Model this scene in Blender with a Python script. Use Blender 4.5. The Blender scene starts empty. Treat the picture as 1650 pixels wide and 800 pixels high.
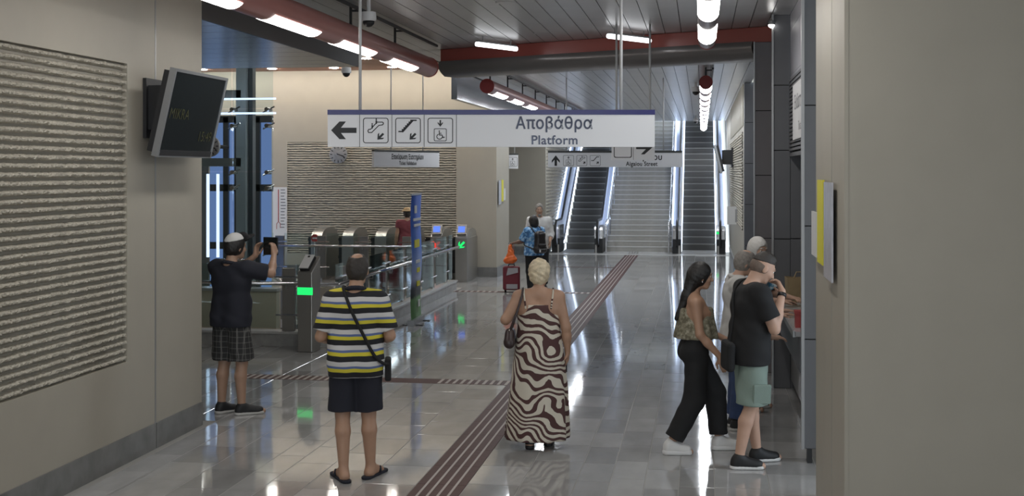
import bpy, bmesh, math, random
import numpy as np
from mathutils import Vector, Matrix

random.seed(7)
rng = np.random.default_rng(7)
sc = bpy.context.scene
col = sc.collection
PI = math.pi

# ------------------------------------------------------------------ camera, world, exposure
F_PX, EYE, HOR = 2000.0, 2.4, 276.0
YAW = math.atan(305 / F_PX)
CO, SI = math.cos(YAW), math.sin(YAW)
cam_d = bpy.data.cameras.new('camera')
cam = bpy.data.objects.new('camera', cam_d)
col.objects.link(cam)
cam.location = (0, 0, EYE)
cam.rotation_euler = (PI / 2, 0, YAW)
cam_d.sensor_width = 36.0
cam_d.lens = F_PX / 1650 * 36
cam_d.shift_y = -(400 - HOR) / 1650
cam_d.clip_end = 200
sc.camera = cam

world = bpy.data.worlds.new('world')
sc.world = world
world.use_nodes = True
wbg = world.node_tree.nodes['Background']
wbg.inputs[0].default_value = (0.80, 0.90, 1.0, 1)
wbg.inputs[1].default_value = 3.0

sc.view_settings.view_transform = 'Standard'
sc.view_settings.look = 'None'
sc.view_settings.gamma = 1
sc.view_settings.use_curve_mapping = False
sc.view_settings.exposure = 0.22

LAMP_NEAR, LAMP_FAR = 15.0, 26.0

# ------------------------------------------------------------------ photo pixel -> place
def fl(x, y, z=0.0):
    d = (EYE - z) * F_PX / (y - HOR); r = (x - 825) / F_PX * d
    return Vector((r * CO - d * SI, d * CO + r * SI, z))
def at_y(x, y, Y):
    k = (x - 825) / F_PX; d = Y / (CO + k * SI)
    return Vector((k * d * CO - d * SI, Y, EYE - (y - HOR) / F_PX * d))
def at_x(x, y, X):
    k = (x - 825) / F_PX; d = X / (k * CO - SI)
    return Vector((X, d * CO + k * d * SI, EYE - (y - HOR) / F_PX * d))
def at_d(x, y, d):
    r = (x - 825) / F_PX * d
    return Vector((r * CO - d * SI, d * CO + r * SI, EYE - (y - HOR) / F_PX * d))

# ------------------------------------------------------------------ materials
M = {}
def mat(name, rgb, rough=0.5, metal=0.0, var=0.0, scale=8.0, bump=0.0, bscale=40.0, emit=0.0, spec=0.5, stretch=None, coat=0.0):
    m = bpy.data.materials.new(name); m.use_nodes = True
    nt = m.node_tree; b = nt.nodes['Principled BSDF']
    b.inputs['Base Color'].default_value = (*rgb, 1)
    b.inputs['Roughness'].default_value = rough
    b.inputs['Metallic'].default_value = metal
    b.inputs['Specular IOR Level'].default_value = spec
    b.inputs['Coat Weight'].default_value = coat
    if emit:
        b.inputs['Emission Color'].default_value = (*rgb, 1); b.inputs['Emission Strength'].default_value = emit
    if var or bump:
        tc = nt.nodes.new('ShaderNodeTexCoord')
        src = tc.outputs['Object']
        if stretch:
            mp = nt.nodes.new('ShaderNodeMapping'); mp.inputs['Scale'].default_value = stretch
            nt.links.new(src, mp.inputs['Vector']); src = mp.outputs['Vector']
    if var:
        n = nt.nodes.new('ShaderNodeTexNoise'); n.inputs['Scale'].default_value = scale; n.inputs['Detail'].default_value = 5
        nt.links.new(src, n.inputs['Vector'])
        r = nt.nodes.new('ShaderNodeValToRGB')
        r.color_ramp.elements[0].position = 0.25; r.color_ramp.elements[1].position = 0.75
        r.color_ramp.elements[0].color = (*[c * (1 - var) for c in rgb], 1)
        r.color_ramp.elements[1].color = (*[min(1, c * (1 + var)) for c in rgb], 1)
        nt.links.new(n.outputs['Fac'], r.inputs['Fac']); nt.links.new(r.outputs['Color'], b.inputs['Base Color'])
    if bump:
        n2 = nt.nodes.new('ShaderNodeTexNoise'); n2.inputs['Scale'].default_value = bscale; n2.inputs['Detail'].default_value = 4
        nt.links.new(src, n2.inputs['Vector'])
        bp = nt.nodes.new('ShaderNodeBump'); bp.inputs['Strength'].default_value = bump; bp.inputs['Distance'].default_value = 0.01
        nt.links.new(n2.outputs['Fac'], bp.inputs['Height']); nt.links.new(bp.outputs['Normal'], b.inputs['Normal'])
    M[name] = m
    return m
def lamp_mat(name, rgb, strength):
    m = bpy.data.materials.new(name); m.use_nodes = True; nt = m.node_tree
    nt.nodes.remove(nt.nodes['Principled BSDF'])
    e = nt.nodes.new('ShaderNodeEmission'); e.inputs[0].default_value = (*rgb, 1); e.inputs[1].default_value = strength
    nt.links.new(e.outputs[0], nt.nodes['Material Output'].inputs[0]); M[name] = m
    return m
def glass_mat(name, tint, refl=0.5):
    m = bpy.data.materials.new(name); m.use_nodes = True; nt = m.node_tree
    nt.nodes.remove(nt.nodes['Principled BSDF'])
    t = nt.nodes.new('ShaderNodeBsdfTransparent'); t.inputs[0].default_value = (*tint, 1)
    g = nt.nodes.new('ShaderNodeBsdfGlossy'); g.inputs['Roughness'].default_value = 0.02
    g.inputs[0].default_value = (0.9, 0.97, 1, 1)
    fr = nt.nodes.new('ShaderNodeFresnel'); fr.inputs[0].default_value = 1.5
    mx = nt.nodes.new('ShaderNodeMixShader')
    mu = nt.nodes.new('ShaderNodeMath'); mu.operation = 'MULTIPLY'; mu.inputs[1].default_value = refl
    nt.links.new(fr.outputs[0], mu.inputs[0]); nt.links.new(mu.outputs[0], mx.inputs[0])
    nt.links.new(t.outputs[0], mx.inputs[1]); nt.links.new(g.outputs[0], mx.inputs[2])
    nt.links.new(mx.outputs[0], nt.nodes['Material Output'].inputs[0]); M[name] = m
    return m

mat('beige', (0.375, 0.348, 0.290), 0.55, var=0.03, scale=3, bump=0.02, bscale=120)
mat('beige_rib', (0.43, 0.40, 0.335), 0.8, var=0.14, scale=22, bump=0.5, bscale=90)
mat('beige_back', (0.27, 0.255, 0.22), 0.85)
mat('stone', (0.17, 0.17, 0.165), 0.3, var=0.3, scale=5, bump=0.02)
mat('curb_stone', (0.33, 0.33, 0.32), 0.35, var=0.2, scale=9)
mat('curb_top', (0.5, 0.5, 0.49), 0.25, var=0.1, scale=9)
mat('grout', (0.30, 0.295, 0.28), 0.6)
mat('plank', (0.50, 0.50, 0.50), 0.32, metal=0.35, var=0.06, scale=2)
mat('ceiling_gap', (0.02, 0.02, 0.02), 0.9)
mat('soffit', (0.33, 0.34, 0.36), 0.22, metal=0.75)
mat('fascia_dark', (0.055, 0.052, 0.05), 0.4, metal=0.3)
mat('red', (0.34, 0.085, 0.068), 0.32)
mat('red_cap', (0.36, 0.04, 0.035), 0.4)
mat('beam_grey', (0.24, 0.225, 0.22), 0.3, metal=0.5)
mat('tube_body', (0.40, 0.15, 0.125), 0.3, metal=0.25)
mat('tube_grey', (0.30, 0.22, 0.22), 0.3, metal=0.5)
mat('black_metal', (0.02, 0.02, 0.022), 0.45)
mat('grey_panel', (0.118, 0.12, 0.128), 0.5, var=0.04, scale=6)
mat('grey_panel_warm', (0.16, 0.148, 0.152), 0.5, var=0.04, scale=6)
mat('light_panel', (0.30, 0.30, 0.33), 0.45, var=0.03)
mat('edge_metal', (0.34, 0.34, 0.34), 0.4, metal=0.5)
mat('steel', (0.50, 0.50, 0.49), 0.33, metal=0.9, var=0.06, scale=40, stretch=(30, 30, 0.6))
mat('steel_dark', (0.38, 0.37, 0.35), 0.38, metal=0.85, var=0.06, scale=40, stretch=(30, 30, 0.6))
mat('chrome', (0.75, 0.75, 0.76), 0.18, metal=1.0)
mat('step_dark', (0.075, 0.072, 0.066), 0.55)
mat('step_nose', (0.20, 0.195, 0.18), 0.45, metal=0.3)
mat('stair_stone', (0.42, 0.41, 0.385), 0.4, var=0.12, scale=5)
mat('esc_steel', (0.72, 0.79, 0.95), 0.3, metal=0.25)
mat('rubber', (0.012, 0.012, 0.013), 0.4)
mat('white_sign', (0.76, 0.76, 0.78), 0.35)
mat('white_plain', (0.66, 0.66, 0.66), 0.5)
mat('navy_strip', (0.012, 0.012, 0.13), 0.25)
mat('charcoal_strip', (0.05, 0.052, 0.05), 0.4)
mat('ink', (0.012, 0.012, 0.013), 0.5)
mat('ink_shiny', (0.03, 0.034, 0.06), 0.14, metal=0.3)
mat('rod_white', (0.55, 0.55, 0.55), 0.4)
mat('yellow', (0.72, 0.66, 0.03), 0.5)
mat('acrylic', (0.46, 0.47, 0.52), 0.3, var=0.15, scale=12)
mat('tv_silver', (0.33, 0.34, 0.35), 0.3, metal=0.5)
mat('tv_screen', (0.010, 0.014, 0.015), 0.10)
mat('tv_text', (0.05, 0.052, 0.012), 0.4)
mat('brown_strip', (0.085, 0.040, 0.034), 0.5, spec=0.15, var=0.12, scale=20)
mat('strip_line', (0.46, 0.41, 0.38), 0.5, spec=0.2)
mat('wood_slat', (0.42, 0.20, 0.13), 0.5, var=0.15, scale=4)
mat('window_steel', (0.10, 0.11, 0.12), 0.4, metal=0.5)
mat('tan_bag', (0.36, 0.27, 0.15), 0.8, var=0.1)
mat('counter_top', (0.40, 0.40, 0.41), 0.15)
lamp_mat('lamp', (1.0, 0.975, 0.94), LAMP_NEAR)
lamp_mat('lamp_far', (0.90, 0.95, 1.0), LAMP_FAR)
lamp_mat('lamp_strip', (0.95, 0.97, 1.0), 3.5)
lamp_mat('cove', (1.0, 0.90, 0.78), 22.0)
lamp_mat('downlight', (1.0, 0.94, 0.86), 48.0)
lamp_mat('esc_led', (0.62, 0.76, 1.0), 4.0)
lamp_mat('blue_strip', (0.62, 0.75, 1.0), 1.6)
lamp_mat('pane_blue', (0.115, 0.18, 0.36), 0.95)
lamp_mat('green_light', (0.02, 0.75, 0.16), 1.1)
lamp_mat('red_light', (0.9, 0.05, 0.03), 1.2)
lamp_mat('screen_blue', (0.15, 0.28, 0.95), 0.9)
glass_mat('glass', (0.90, 0.955, 0.945), 0.8)
glass_mat('glass_clear', (0.90, 0.95, 0.96), 0.7)

def tile_mat(name, per_object):
    m = bpy.data.materials.new(name); m.use_nodes = True; nt = m.node_tree; b = nt.nodes['Principled BSDF']
    if per_object:
        src = nt.nodes.new('ShaderNodeObjectInfo').outputs['Random']
    else:
        src = nt.nodes.new('ShaderNodeNewGeometry').outputs['Random Per Island']
    ge = nt.nodes.new('ShaderNodeNewGeometry')
    mp = nt.nodes.new('ShaderNodeMapping'); mp.inputs['Scale'].default_value = (1.6, 0.8, 1)
    nt.links.new(ge.outputs['Position'], mp.inputs['Vector'])
    n = nt.nodes.new('ShaderNodeTexNoise'); n.inputs['Scale'].default_value = 3.0; n.inputs['Detail'].default_value = 6
    nt.links.new(mp.outputs['Vector'], n.inputs['Vector'])
    a = nt.nodes.new('ShaderNodeMath'); a.operation = 'MULTIPLY_ADD'; a.inputs[1].default_value = 0.45
    nt.links.new(src, a.inputs[0])
    s = nt.nodes.new('ShaderNodeMath'); s.operation = 'MULTIPLY'; s.inputs[1].default_value = 0.6
    nt.links.new(n.outputs['Fac'], s.inputs[0]); nt.links.new(s.outputs[0], a.inputs[2])
    r = nt.nodes.new('ShaderNodeValToRGB')
    r.color_ramp.elements[0].position = 0.15; r.color_ramp.elements[1].position = 0.9
    r.color_ramp.elements[0].color = (0.23, 0.228, 0.226, 1); r.color_ramp.elements[1].color = (0.46, 0.457, 0.45, 1)
    nt.links.new(a.outputs[0], r.inputs['Fac']); nt.links.new(r.outputs['Color'], b.inputs['Base Color'])
    b.inputs['Roughness'].default_value = 0.06
    b.inputs['IOR'].default_value = 1.6
    w = nt.nodes.new('ShaderNodeTexNoise'); w.inputs['Scale'].default_value = 7; w.inputs['Detail'].default_value = 1
    nt.links.new(ge.outputs['Position'], w.inputs['Vector'])
    bp = nt.nodes.new('ShaderNodeBump'); bp.inputs['Strength'].default_value = 0.035; bp.inputs['Distance'].default_value = 0.01
    nt.links.new(w.outputs['Fac'], bp.inputs['Height']); nt.links.new(bp.outputs['Normal'], b.inputs['Normal'])
    M[name] = m
tile_mat('tile', True); tile_mat('tile_far', False)

# ------------------------------------------------------------------ mesh helpers
class MB:
    def __init__(s): s.v = []; s.f = []
    def add(s, vs, fs):
        o = len(s.v); s.v += [tuple(v) for v in vs]; s.f += [tuple(i + o for i in f) for f in fs]; return s
    def box(s, x0, x1, y0, y1, z0, z1, mtx=None):
        vs = [Vector(p) for p in ((x0,y0,z0),(x1,y0,z0),(x1,y1,z0),(x0,y1,z0),(x0,y0,z1),(x1,y0,z1),(x1,y1,z1),(x0,y1,z1))]
        if mtx is not None: vs = [mtx @ v for v in vs]
        return s.add(vs, [(0,3,2,1),(4,5,6,7),(0,1,5,4),(1,2,6,5),(2,3,7,6),(3,0,4,7)])
    def tube(s, pts, r, n=10, caps=True):
        pts = [Vector(p) for p in pts]; rs = r if isinstance(r, (list, tuple)) else [r] * len(pts)
        vs, fs = [], []; prev = None
        for i, p in enumerate(pts):
            t = (pts[min(i+1, len(pts)-1)] - pts[max(i-1, 0)]).normalized()
            if prev is None:
                up = Vector((0,0,1)) if abs(t.z) < 0.9 else Vector((1,0,0)); a = t.cross(up).normalized()
            else: a = (prev - t * prev.dot(t)).normalized()
            prev = a; b = t.cross(a)
            for k in range(n):
                an = 2*PI*k/n; vs.append(p + (a*math.cos(an) + b*math.sin(an)) * rs[i])
        for i in range(len(pts)-1):
            for k in range(n):
                fs.append((i*n+k, i*n+(k+1)%n, (i+1)*n+(k+1)%n, (i+1)*n+k))
        if caps: fs.append(tuple(range(n-1,-1,-1))); fs.append(tuple(range((len(pts)-1)*n, len(pts)*n)))
        return s.add(vs, fs)
    def prism(s, poly, d0, d1, fn):            # poly of (u,v); fn(u,v,d)->xyz
        n = len(poly)
        vs = [fn(u, v, d0) for u, v in poly] + [fn(u, v, d1) for u, v in poly]
        fs = [tuple(range(n-1,-1,-1)), tuple(range(n, 2*n))] + [(i, (i+1)%n, n+(i+1)%n, n+i) for i in range(n)]
        return s.add(vs, fs)
    def lathe(s, prof, n=20, c=(0,0,0), fn=None):    # prof of (r,z)
        vs, fs = [], []
        for r, z in prof:
            for k in range(n):
                p = (c[0]+r*math.cos(2*PI*k/n), c[1]+r*math.sin(2*PI*k/n), c[2]+z)
                vs.append(fn(p) if fn else p)
        for i in range(len(prof)-1):
            for k in range(n): fs.append((i*n+k, i*n+(k+1)%n, (i+1)*n+(k+1)%n, (i+1)*n+k))
        fs.append(tuple(range(n-1,-1,-1))); fs.append(tuple(range((len(prof)-1)*n, len(prof)*n)))
        return s.add(vs, fs)
    def build(s, name, m, parent=None, smooth=False, world_of=None):
        me = bpy.data.meshes.new(name); me.from_pydata(s.v, [], s.f); me.update()
        bm = bmesh.new(); bm.from_mesh(me); bmesh.ops.recalc_face_normals(bm, faces=bm.faces); bm.to_mesh(me); bm.free()
        return link(name, me, m, parent, smooth)
def link(name, me, m, parent=None, smooth=False):
    o = bpy.data.objects.new(name, me); col.objects.link(o)
    if m is not None and not me.materials: me.materials.append(M[m] if isinstance(m, str) else m)
    if smooth:
        me.polygons.foreach_set('use_smooth', [True] * len(me.polygons))
        if smooth == 'angle':
            me.set_sharp_from_angle(angle=math.radians(35))
    if parent is not None: o.parent = parent
    return o
def empty(name, loc=(0,0,0), rz=0):
    o = bpy.data.objects.new(name, None); col.objects.link(o); o.location = loc; o.rotation_euler = (0,0,rz); o.empty_display_size = 0.2
    return o
def tag(o, label=None, cat=None, group=None, kind=None):
    if label: o['label'] = label
    if cat: o['category'] = cat
    if group: o['group'] = group
    if kind: o['kind'] = kind
    return o
def struct(o, label=None): return tag(o, label=label, kind='structure')
def bx(name, m, x0, x1, y0, y1, z0, z1, parent=None):
    return MB().box(x0, x1, y0, y1, z0, z1).build(name, m, parent)
def copy_mesh_obj(o, parent=None):
    c = o.copy(); col.objects.link(c)
    if parent is not None: c.parent = parent
    return c
def text_mesh(s, size, bold=0.0, align='CENTER'):
    # outlines of the built-in font, filled contour by contour (flat print), with an optional outline stroke for bold
    from mathutils.geometry import tessellate_polygon
    cu = bpy.data.curves.new('lettering', 'FONT'); cu.body = s; cu.size = size; cu.align_x = align; cu.align_y = 'CENTER'
    cu.space_character = 1.06
    o = bpy.data.objects.new('tmp', cu); col.objects.link(o)
    dg = bpy.context.evaluated_depsgraph_get(); dg.update()
    c2 = o.to_curve(dg)
    loops = []
    for sp in c2.splines:
        pts = []; bp = sp.bezier_points; n = len(bp)
        for i in range(n):
            p, q = bp[i], bp[(i+1) % n]
            lin = (p.handle_right-p.co).length < 1e-7 and (q.handle_left-q.co).length < 1e-7
            for t in ((0,) if lin else (0, .25, .5, .75)):
                u = 1-t; pts.append(p.co*u**3+p.handle_right*3*u*u*t+q.handle_left*3*u*t*t+q.co*t**3)
        if not n: pts = [Vector(p.co[:3]) for p in sp.points]
        cl = [p for i, p in enumerate(pts) if (p-pts[i-1]).length > 1e-6]
        if len(cl) > 2: loops.append(cl)
    o.to_curve_clear(); bpy.data.objects.remove(o)
    area = lambda L: sum(L[i-1].x*L[i].y-L[i].x*L[i-1].y for i in range(len(L)))/2
    def inside(p, L):
        r = False
        for i in range(len(L)):
            a_, b_ = L[i-1], L[i]
            if (a_.y > p.y) != (b_.y > p.y) and p.x < (b_.x-a_.x)*(p.y-a_.y)/(b_.y-a_.y)+a_.x: r = not r
        return r
    sgn = 1 if area(max(loops, key=lambda L: abs(area(L)))) > 0 else -1
    outs = [[L] for L in loops if area(L)*sgn > 0]
    for L in loops:
        if area(L)*sgn < 0:
            own = [g for g in outs if inside(L[0], g[0])]
            if own: min(own, key=lambda g: abs(area(g[0]))).append(L)
    vs, fs = [], []
    for gi, g in enumerate(outs):
        flat = [p for L in g for p in L]; k = len(vs); dz = 0.0003*(gi % 3)
        vs += [(p.x, p.y, 0.001+dz) for p in flat]; fs += [tuple(k+i for i in t) for t in tessellate_polygon(g)]
        if bold:
            for L in g:
                for i in range(len(L)):
                    a_, b_ = L[i-1], L[i]; d = (b_-a_).normalized()*bold*0.5; nn = Vector((-d.y, d.x, 0)); k = len(vs); z_ = 0.0012+dz+0.0002*(i % 2)
                    vs += [(*(a_-d+nn).xy, z_), (*(a_-d-nn).xy, z_), (*(b_+d-nn).xy, z_), (*(b_+d+nn).xy, z_)]; fs.append((k, k+1, k+2, k+3))
    me = bpy.data.meshes.new('lettering'); me.from_pydata(vs, [], fs); me.update()
    return me
def lettering(s, size, x, z, y, m, parent, bold=0.0, width=None, name='lettering', rot=(PI/2,0,0)):
    me = text_mesh(s, size, bold)
    co = np.zeros(len(me.vertices)*3); me.vertices.foreach_get('co', co); co = co.reshape(-1,3)
    o = link(name, me, m, parent); o.location = (x, y, z); o.rotation_euler = rot
    if width and len(co): o.scale.x = width / max(1e-4, co[:,0].max()-co[:,0].min())
    return o
def rrect(cx, cy, w, h, r, n=5):
    out = []
    for sx, sy, a0 in ((1,1,0),(-1,1,PI/2),(-1,-1,PI),(1,-1,1.5*PI)):
        for k in range(n+1):
            a = a0 + PI/2*k/n
            out.append((cx+sx*(w/2-r)+r*math.cos(a), cy+sy*(h/2-r)+r*math.sin(a)))
    return out
def ring(mb, outer, inner, d0, d1, fn):
    n = len(outer)
    vs = [fn(u,v,d) for d in (d0,d1) for poly in (outer, inner) for u,v in poly]
    fs = []
    for i in range(n):
        j = (i+1)%n
        fs += [(i,j,n+j,n+i),(2*n+i,3*n+i,3*n+j,2*n+j),(i,2*n+i,2*n+j,j),(n+i,n+j,3*n+j,3*n+i)]
    return mb.add(vs, fs)

# ------------------------------------------------------------------ THE SETTING
XL, XR, ZC = -4.67, 0.84, 4.13
# ---- floor: bed of grout, tiles, tactile strips
floor = struct(MB().box(XL-0.3, 4.2, -7, 11.16, -0.2, -0.002).box(-10.5, 4.2, 11.16, 16.35, -0.2, -0.002)
    .box(-5.0, 4.2, 16.35, 24.9, -0.2, -0.002).box(-10.5, 4.2, 24.9, 37.0, -0.2, -0.002).build('floor', 'grout'))
SX0, SX1 = -2.153, -1.770
xs = [SX0]
for w in (.41,.41,.31,.24,.40,.41,.26,.27,.40,.41,.26,.27,.40,.41,.26,.27,.4,.4,.4): xs.insert(0, xs[0]-w)
xr = [SX1]
for w in (.405,.412,.258,.265,.26,.27,.41,.41,.26,.27,.4,.4,.4,.4,.4,.4): xr.append(xr[-1]+w)
cols = list(zip(xs[:-1], xs[1:])) + list(zip(xr[:-1], xr[1:]))
GAP = 0.0022
def in_floor(xm, ym):
    if ym < 11.16: return (XL-0.05) < xm < 3.9
    if ym < 16.35: return xm < 1.05
    if ym < 24.9: return -5.05 < xm < 1.0
    return xm < 0.95 and ym < 35.6
mesh_cache = {}
far = MB()
for ci, (a, b) in enumerate(cols):
    y = -6.6 - random.random()*0.6
    while y < 35.6:
        L = 0.60; xm, ym = (a+b)/2, y+L/2
        y0_, y1_ = y, y+L
        if y1_ > 35.6: y1_ = 35.6
        if in_floor(xm, ym) and y1_-y0_ > 0.05:
            if 8.5 < ym < 16.3 and in_floor(xm, y1_) and not (xm > 1.0) and not (xm < -8.0) and not (ym < 10.6 and (xm-0)*1.0 < -ym*0.47):
                key = (round(b-a, 3))
                if key not in mesh_cache:
                    w = (b-a)/2-GAP; h = L/2-GAP; e = 0.0025
                    mb = MB(); vs = [(-w,-h,-0.004),(w,-h,-0.004),(w,h,-0.004),(-w,h,-0.004),(-w+e,-h+e,0),(w-e,-h+e,0),(w-e,h-e,0),(-w+e,h-e,0)]
                    mb.add(vs, [(4,5,6,7),(0,1,5,4),(1,2,6,5),(2,3,7,6),(3,0,4,7)])
                    t = mb.build('tile', 'tile', floor); mesh_cache[key] = t; t.location = (xm, ym, 0)
                else:
                    t = copy_mesh_obj(mesh_cache[key]); t.location = (xm, ym, 0)
            else:
                g = GAP
                far.add([(a+g,y0_+g,0),(b-g,y0_+g,0),(b-g,y1_-g,0),(a+g,y1_-g,0)], [(0,1,2,3)])
        y += L
fo = far.build('tile_field', 'tile_far', floor); tag(fo, kind='stuff')

def tactile(idx, x0, x1, y0, y1, along='y', nline=4, label=None, seg=0.6, dash=None):
    root = struct(empty('trim_%d' % idx, ((x0+x1)/2, (y0+y1)/2, 0)), label)
    cx, cy = root.location.x, root.location.y
    p = None
    if along == 'y':
        y = y0
        while y < y1-0.02:
            L = min(seg, y1-y)
            if p is None or abs(L-seg) > 1e-3:
                t = bx('tile', 'brown_strip', x0-cx+0.002, x1-cx-0.002, 0.002, L-0.002, -0.01, 0.0015, root)
                if p is None: p = t
            else: t = copy_mesh_obj(p)
            t.location.y = y-cy; y += L
        pitch = (x1-x0)/(nline+1)
        for k in range(nline):
            xx = x0-cx + pitch*(k+1)
            bx('strip_line', 'strip_line', xx-0.009, xx+0.009, y0-cy, y1-cy, 0.0, 0.004, root)
    else:
        x = x0
        while x < x1-0.02:
            L = min(seg, x1-x)
            if p is None or abs(L-seg) > 1e-3:
                t = bx('tile', 'brown_strip', 0.002, L-0.002, y0-cy+0.002, y1-cy-0.002, -0.01, 0.0015, root)
                if p is None: p = t
            else: t = copy_mesh_obj(p)
            t.location.x = x-cx; x += L
        if dash:
            d = MB()
            for (a, b, pt) in dash:
                x = a
                while x < b:
                    d.box(x-cx, x-cx+pt*0.4, y0-cy+0.01, y1-cy-0.01, 0, 0.004); x += pt
            tag(d.build('strip_line', 'strip_line', root), kind='stuff')
    return root
tactile(1, SX0, SX1, 7.5, 35.6, label='long dark red tactile guide strip with pale lines along the floor')
tactile(2, -5.3, SX0, 13.72, 14.02, 'x', label='dark red tactile strip crossing the floor to the guide line', dash=[(-2.95, SX0, 0.085), (-5.3, -4.1, 0.085)])
tactile(3, -4.9, SX0, 24.2, 24.45, 'x', label='thin dashed tactile strip crossing towards the ticket gates', dash=[(-4.9, -4.0, 0.12), (-2.7, SX0, 0.12)])
tactile(4, -3.6, SX0, 30.8, 30.95, 'x', label='narrow dark tactile strip before the escalators')
tactile(5, SX0, SX1, 36.0, 36.9, label='short tactile strip on the pale landing')
struct(bx('trim_6', 'white_plain', -4.35, 0.84, 35.55, 35.62, -0.01, 0.006), 'white edge line of the landing')
struct(bx('trim_7', 'curb_top', -4.35, 0.84, 35.62, 37.2, -0.01, 0.004), 'pale landing at the foot of the escalators')

# ---- left wall with split-face ribs
wl = struct(empty('wall_left', (XL, 0, 0)))
PY0, PY1, PZ0, PZ1 = 5.0, 9.62, 0.83, 3.285
SEAM = 10.15
T = 0.4
w = MB()
w.box(-T, 0, -7, PY0, 0, ZC).box(-T, 0, PY0, PY1, 0, PZ0).box(-T, 0, PY0, PY1, PZ1, ZC).box(-T, 0, PY1, SEAM-0.012, 0, ZC).box(-T, 0, SEAM+0.012, 11.16, 0, ZC)
w.box(-T, -0.05, PY0, PY1, PZ0, PZ1).box(-T, -0.01, SEAM-0.012, SEAM+0.012, 0, ZC)
w.build('wall_panel', 'beige', wl)
bx('edge_strip', 'edge_metal', -0.005, 0.003, SEAM-0.012, SEAM+0.012, 0, ZC, wl)
pitch = (PZ1-PZ0)/39
def rib_mesh(L, pt, seed, nx, dep=0.045):
    r = np.random.default_rng(seed)
    mb = MB(); prof = 5
    big = np.convolve(r.normal(0,1,nx+9), np.ones(5)/5, 'same')[4:4+nx+1]
    vs = []
    for i in range(nx+1):
        yy = L*i/nx
        for k in range(prof):
            t = k/(prof-1)
            zz = 0.20*pt + t*0.62*pt + (r.normal(0,0.0025) if 0 < k < prof-1 else r.normal(0,0.0018)) + big[min(i,nx)]*0.002
            xx = -0.05 + dep*(math.sin(PI*(0.12+0.76*t))**0.5) + r.normal(0,0.004) + big[min(i,nx)]*0.004
            if k in (0, prof-1): xx -= 0.02
            vs.append((xx, yy, zz))
    fs = [(i*prof+k, (i+1)*prof+k, (i+1)*prof+k+1, i*prof+k+1) for i in range(nx) for k in range(prof-1)]
    n0 = len(vs)
    # side closing down to the back plate
    for i in range(nx+1): vs.append((-0.055, L*i/nx, 0.16*pt)); vs.append((-0.055, L*i/nx, 0.86*pt))
    for i in range(nx):
        fs.append((n0+2*i, n0+2*i+2, (i+1)*prof, i*prof)); fs.append((i*prof+prof-1, (i+1)*prof+prof-1, n0+2*i+3, n0+2*i+1))
    mb.add(vs, fs); return mb
ribs = [rib_mesh(PY1-PY0, pitch, 10+s, 300).build('rib', 'beige_rib', wl, smooth=False) for s in range(4)]
for i in range(39):
    o = ribs[i] if i < 4 else copy_mesh_obj(ribs[random.randrange(4)])
    o.location = (0, PY0, PZ0 + i*pitch)
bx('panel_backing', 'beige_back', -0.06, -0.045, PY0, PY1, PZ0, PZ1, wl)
struct(MB().box(XL-0.02, XL+0.012, -7, SEAM-0.01, 0, 0.22).box(XL-0.02, XL+0.012, SEAM+0.01, 11.16, 0, 0.22).build('baseboard_left', 'stone'))
# ---- rear and side closure of the hall around the photographer's position
struct(bx('wall_rear', 'beige', -5.2, 4.4, -7.2, -7, 3.4, ZC))   # unseen, assumed entrance front; left open below to add daylight fill
struct(bx('wall_right_rear', 'beige', 4.0, 4.3, -7, 7.55, 0, ZC))
# ---- beige wall block beside the counter, at the camera's right
BX0 = 0.84
wr = struct(empty('wall_right', (BX0, 7.55, 0)))
MB().box(0, 3.4, 0, 0.3, 0, ZC).box(0, 0.3, 0.3, 1.88, 0, ZC).build('wall_panel', 'beige', wr)
bx('corner_trim', 'beige', -0.004, 0.02, -0.004, 0.02, 0, ZC, wr)
bx('joint', 'grout', -0.002, 0.003, 0.75, 0.756, 0, ZC, wr)

# ---- ceiling: planks
ceil = struct(empty('ceiling', (0, 0, ZC)))
# beam line y = BA + BB*x  (top edge of the red beam)
pR, pL = fl(1245, 42, ZC), fl(710, 80, ZC)
BB = (pR.y-pL.y)/(pR.x-pL.x); BA = pR.y-BB*pR.x
def beam_y(x): return BA + BB*x
PW = 0.2025
YE = 43.0          # the ceiling ends where the escalators and stairs rise through its level
MB().box(XL-0.2, 4.2, -7, 14.4, 0.03, 0.06).add([(XL,14.4,0.03),(0.9,14.4,0.03),(0.9,beam_y(0.9)+.2,0.03),(XL,beam_y(XL)+.1,0.03)],[(0,1,2,3)])\
    .box(-4.2, 0.95, 15.6, YE, 0.03, 0.06).build('ceiling_backing', 'ceiling_gap', ceil)
x = 0.97 - PW*28
plank_far = None
k = 0
while x < 4.1:
    a, b = x+0.004, x+PW-0.004
    if b < 4.1 and a >= XL-0.05:
        ya, yb = (beam_y(a)+0.02, beam_y(b)+0.02) if a < 0.84 else (14.0, 14.0)
        if a >= 0.9: ya = yb = 7.6
        for (s0, s1a, s1b) in ((-7, 6.0, 6.0), (6.012, ya, yb)):
            vs = [(a,s0,0),(b,s0,0),(b,s1b,0),(a,s1a,0),(a,s0,.02),(b,s0,.02),(b,s1b,.02),(a,s1a,.02)]
            MB().add(vs, [(0,3,2,1),(4,5,6,7),(0,1,5,4),(1,2,6,5),(2,3,7,6),(3,0,4,7)]).build('plank', 'plank', ceil)
    if a >= -4.15 and b < 0.98:
        ya, yb = beam_y(a)-0.05, beam_y(b)-0.05
        vs = [(a,ya,0),(b,yb,0),(b,YE,0),(a,YE,0),(a,ya,.02),(b,yb,.02),(b,YE,.02),(a,YE,.02)]
        MB().add(vs, [(0,3,2,1),(4,5,6,7),(0,1,5,4),(1,2,6,5),(2,3,7,6),(3,0,4,7)]).build('plank', 'plank', ceil)
    x += PW
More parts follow.
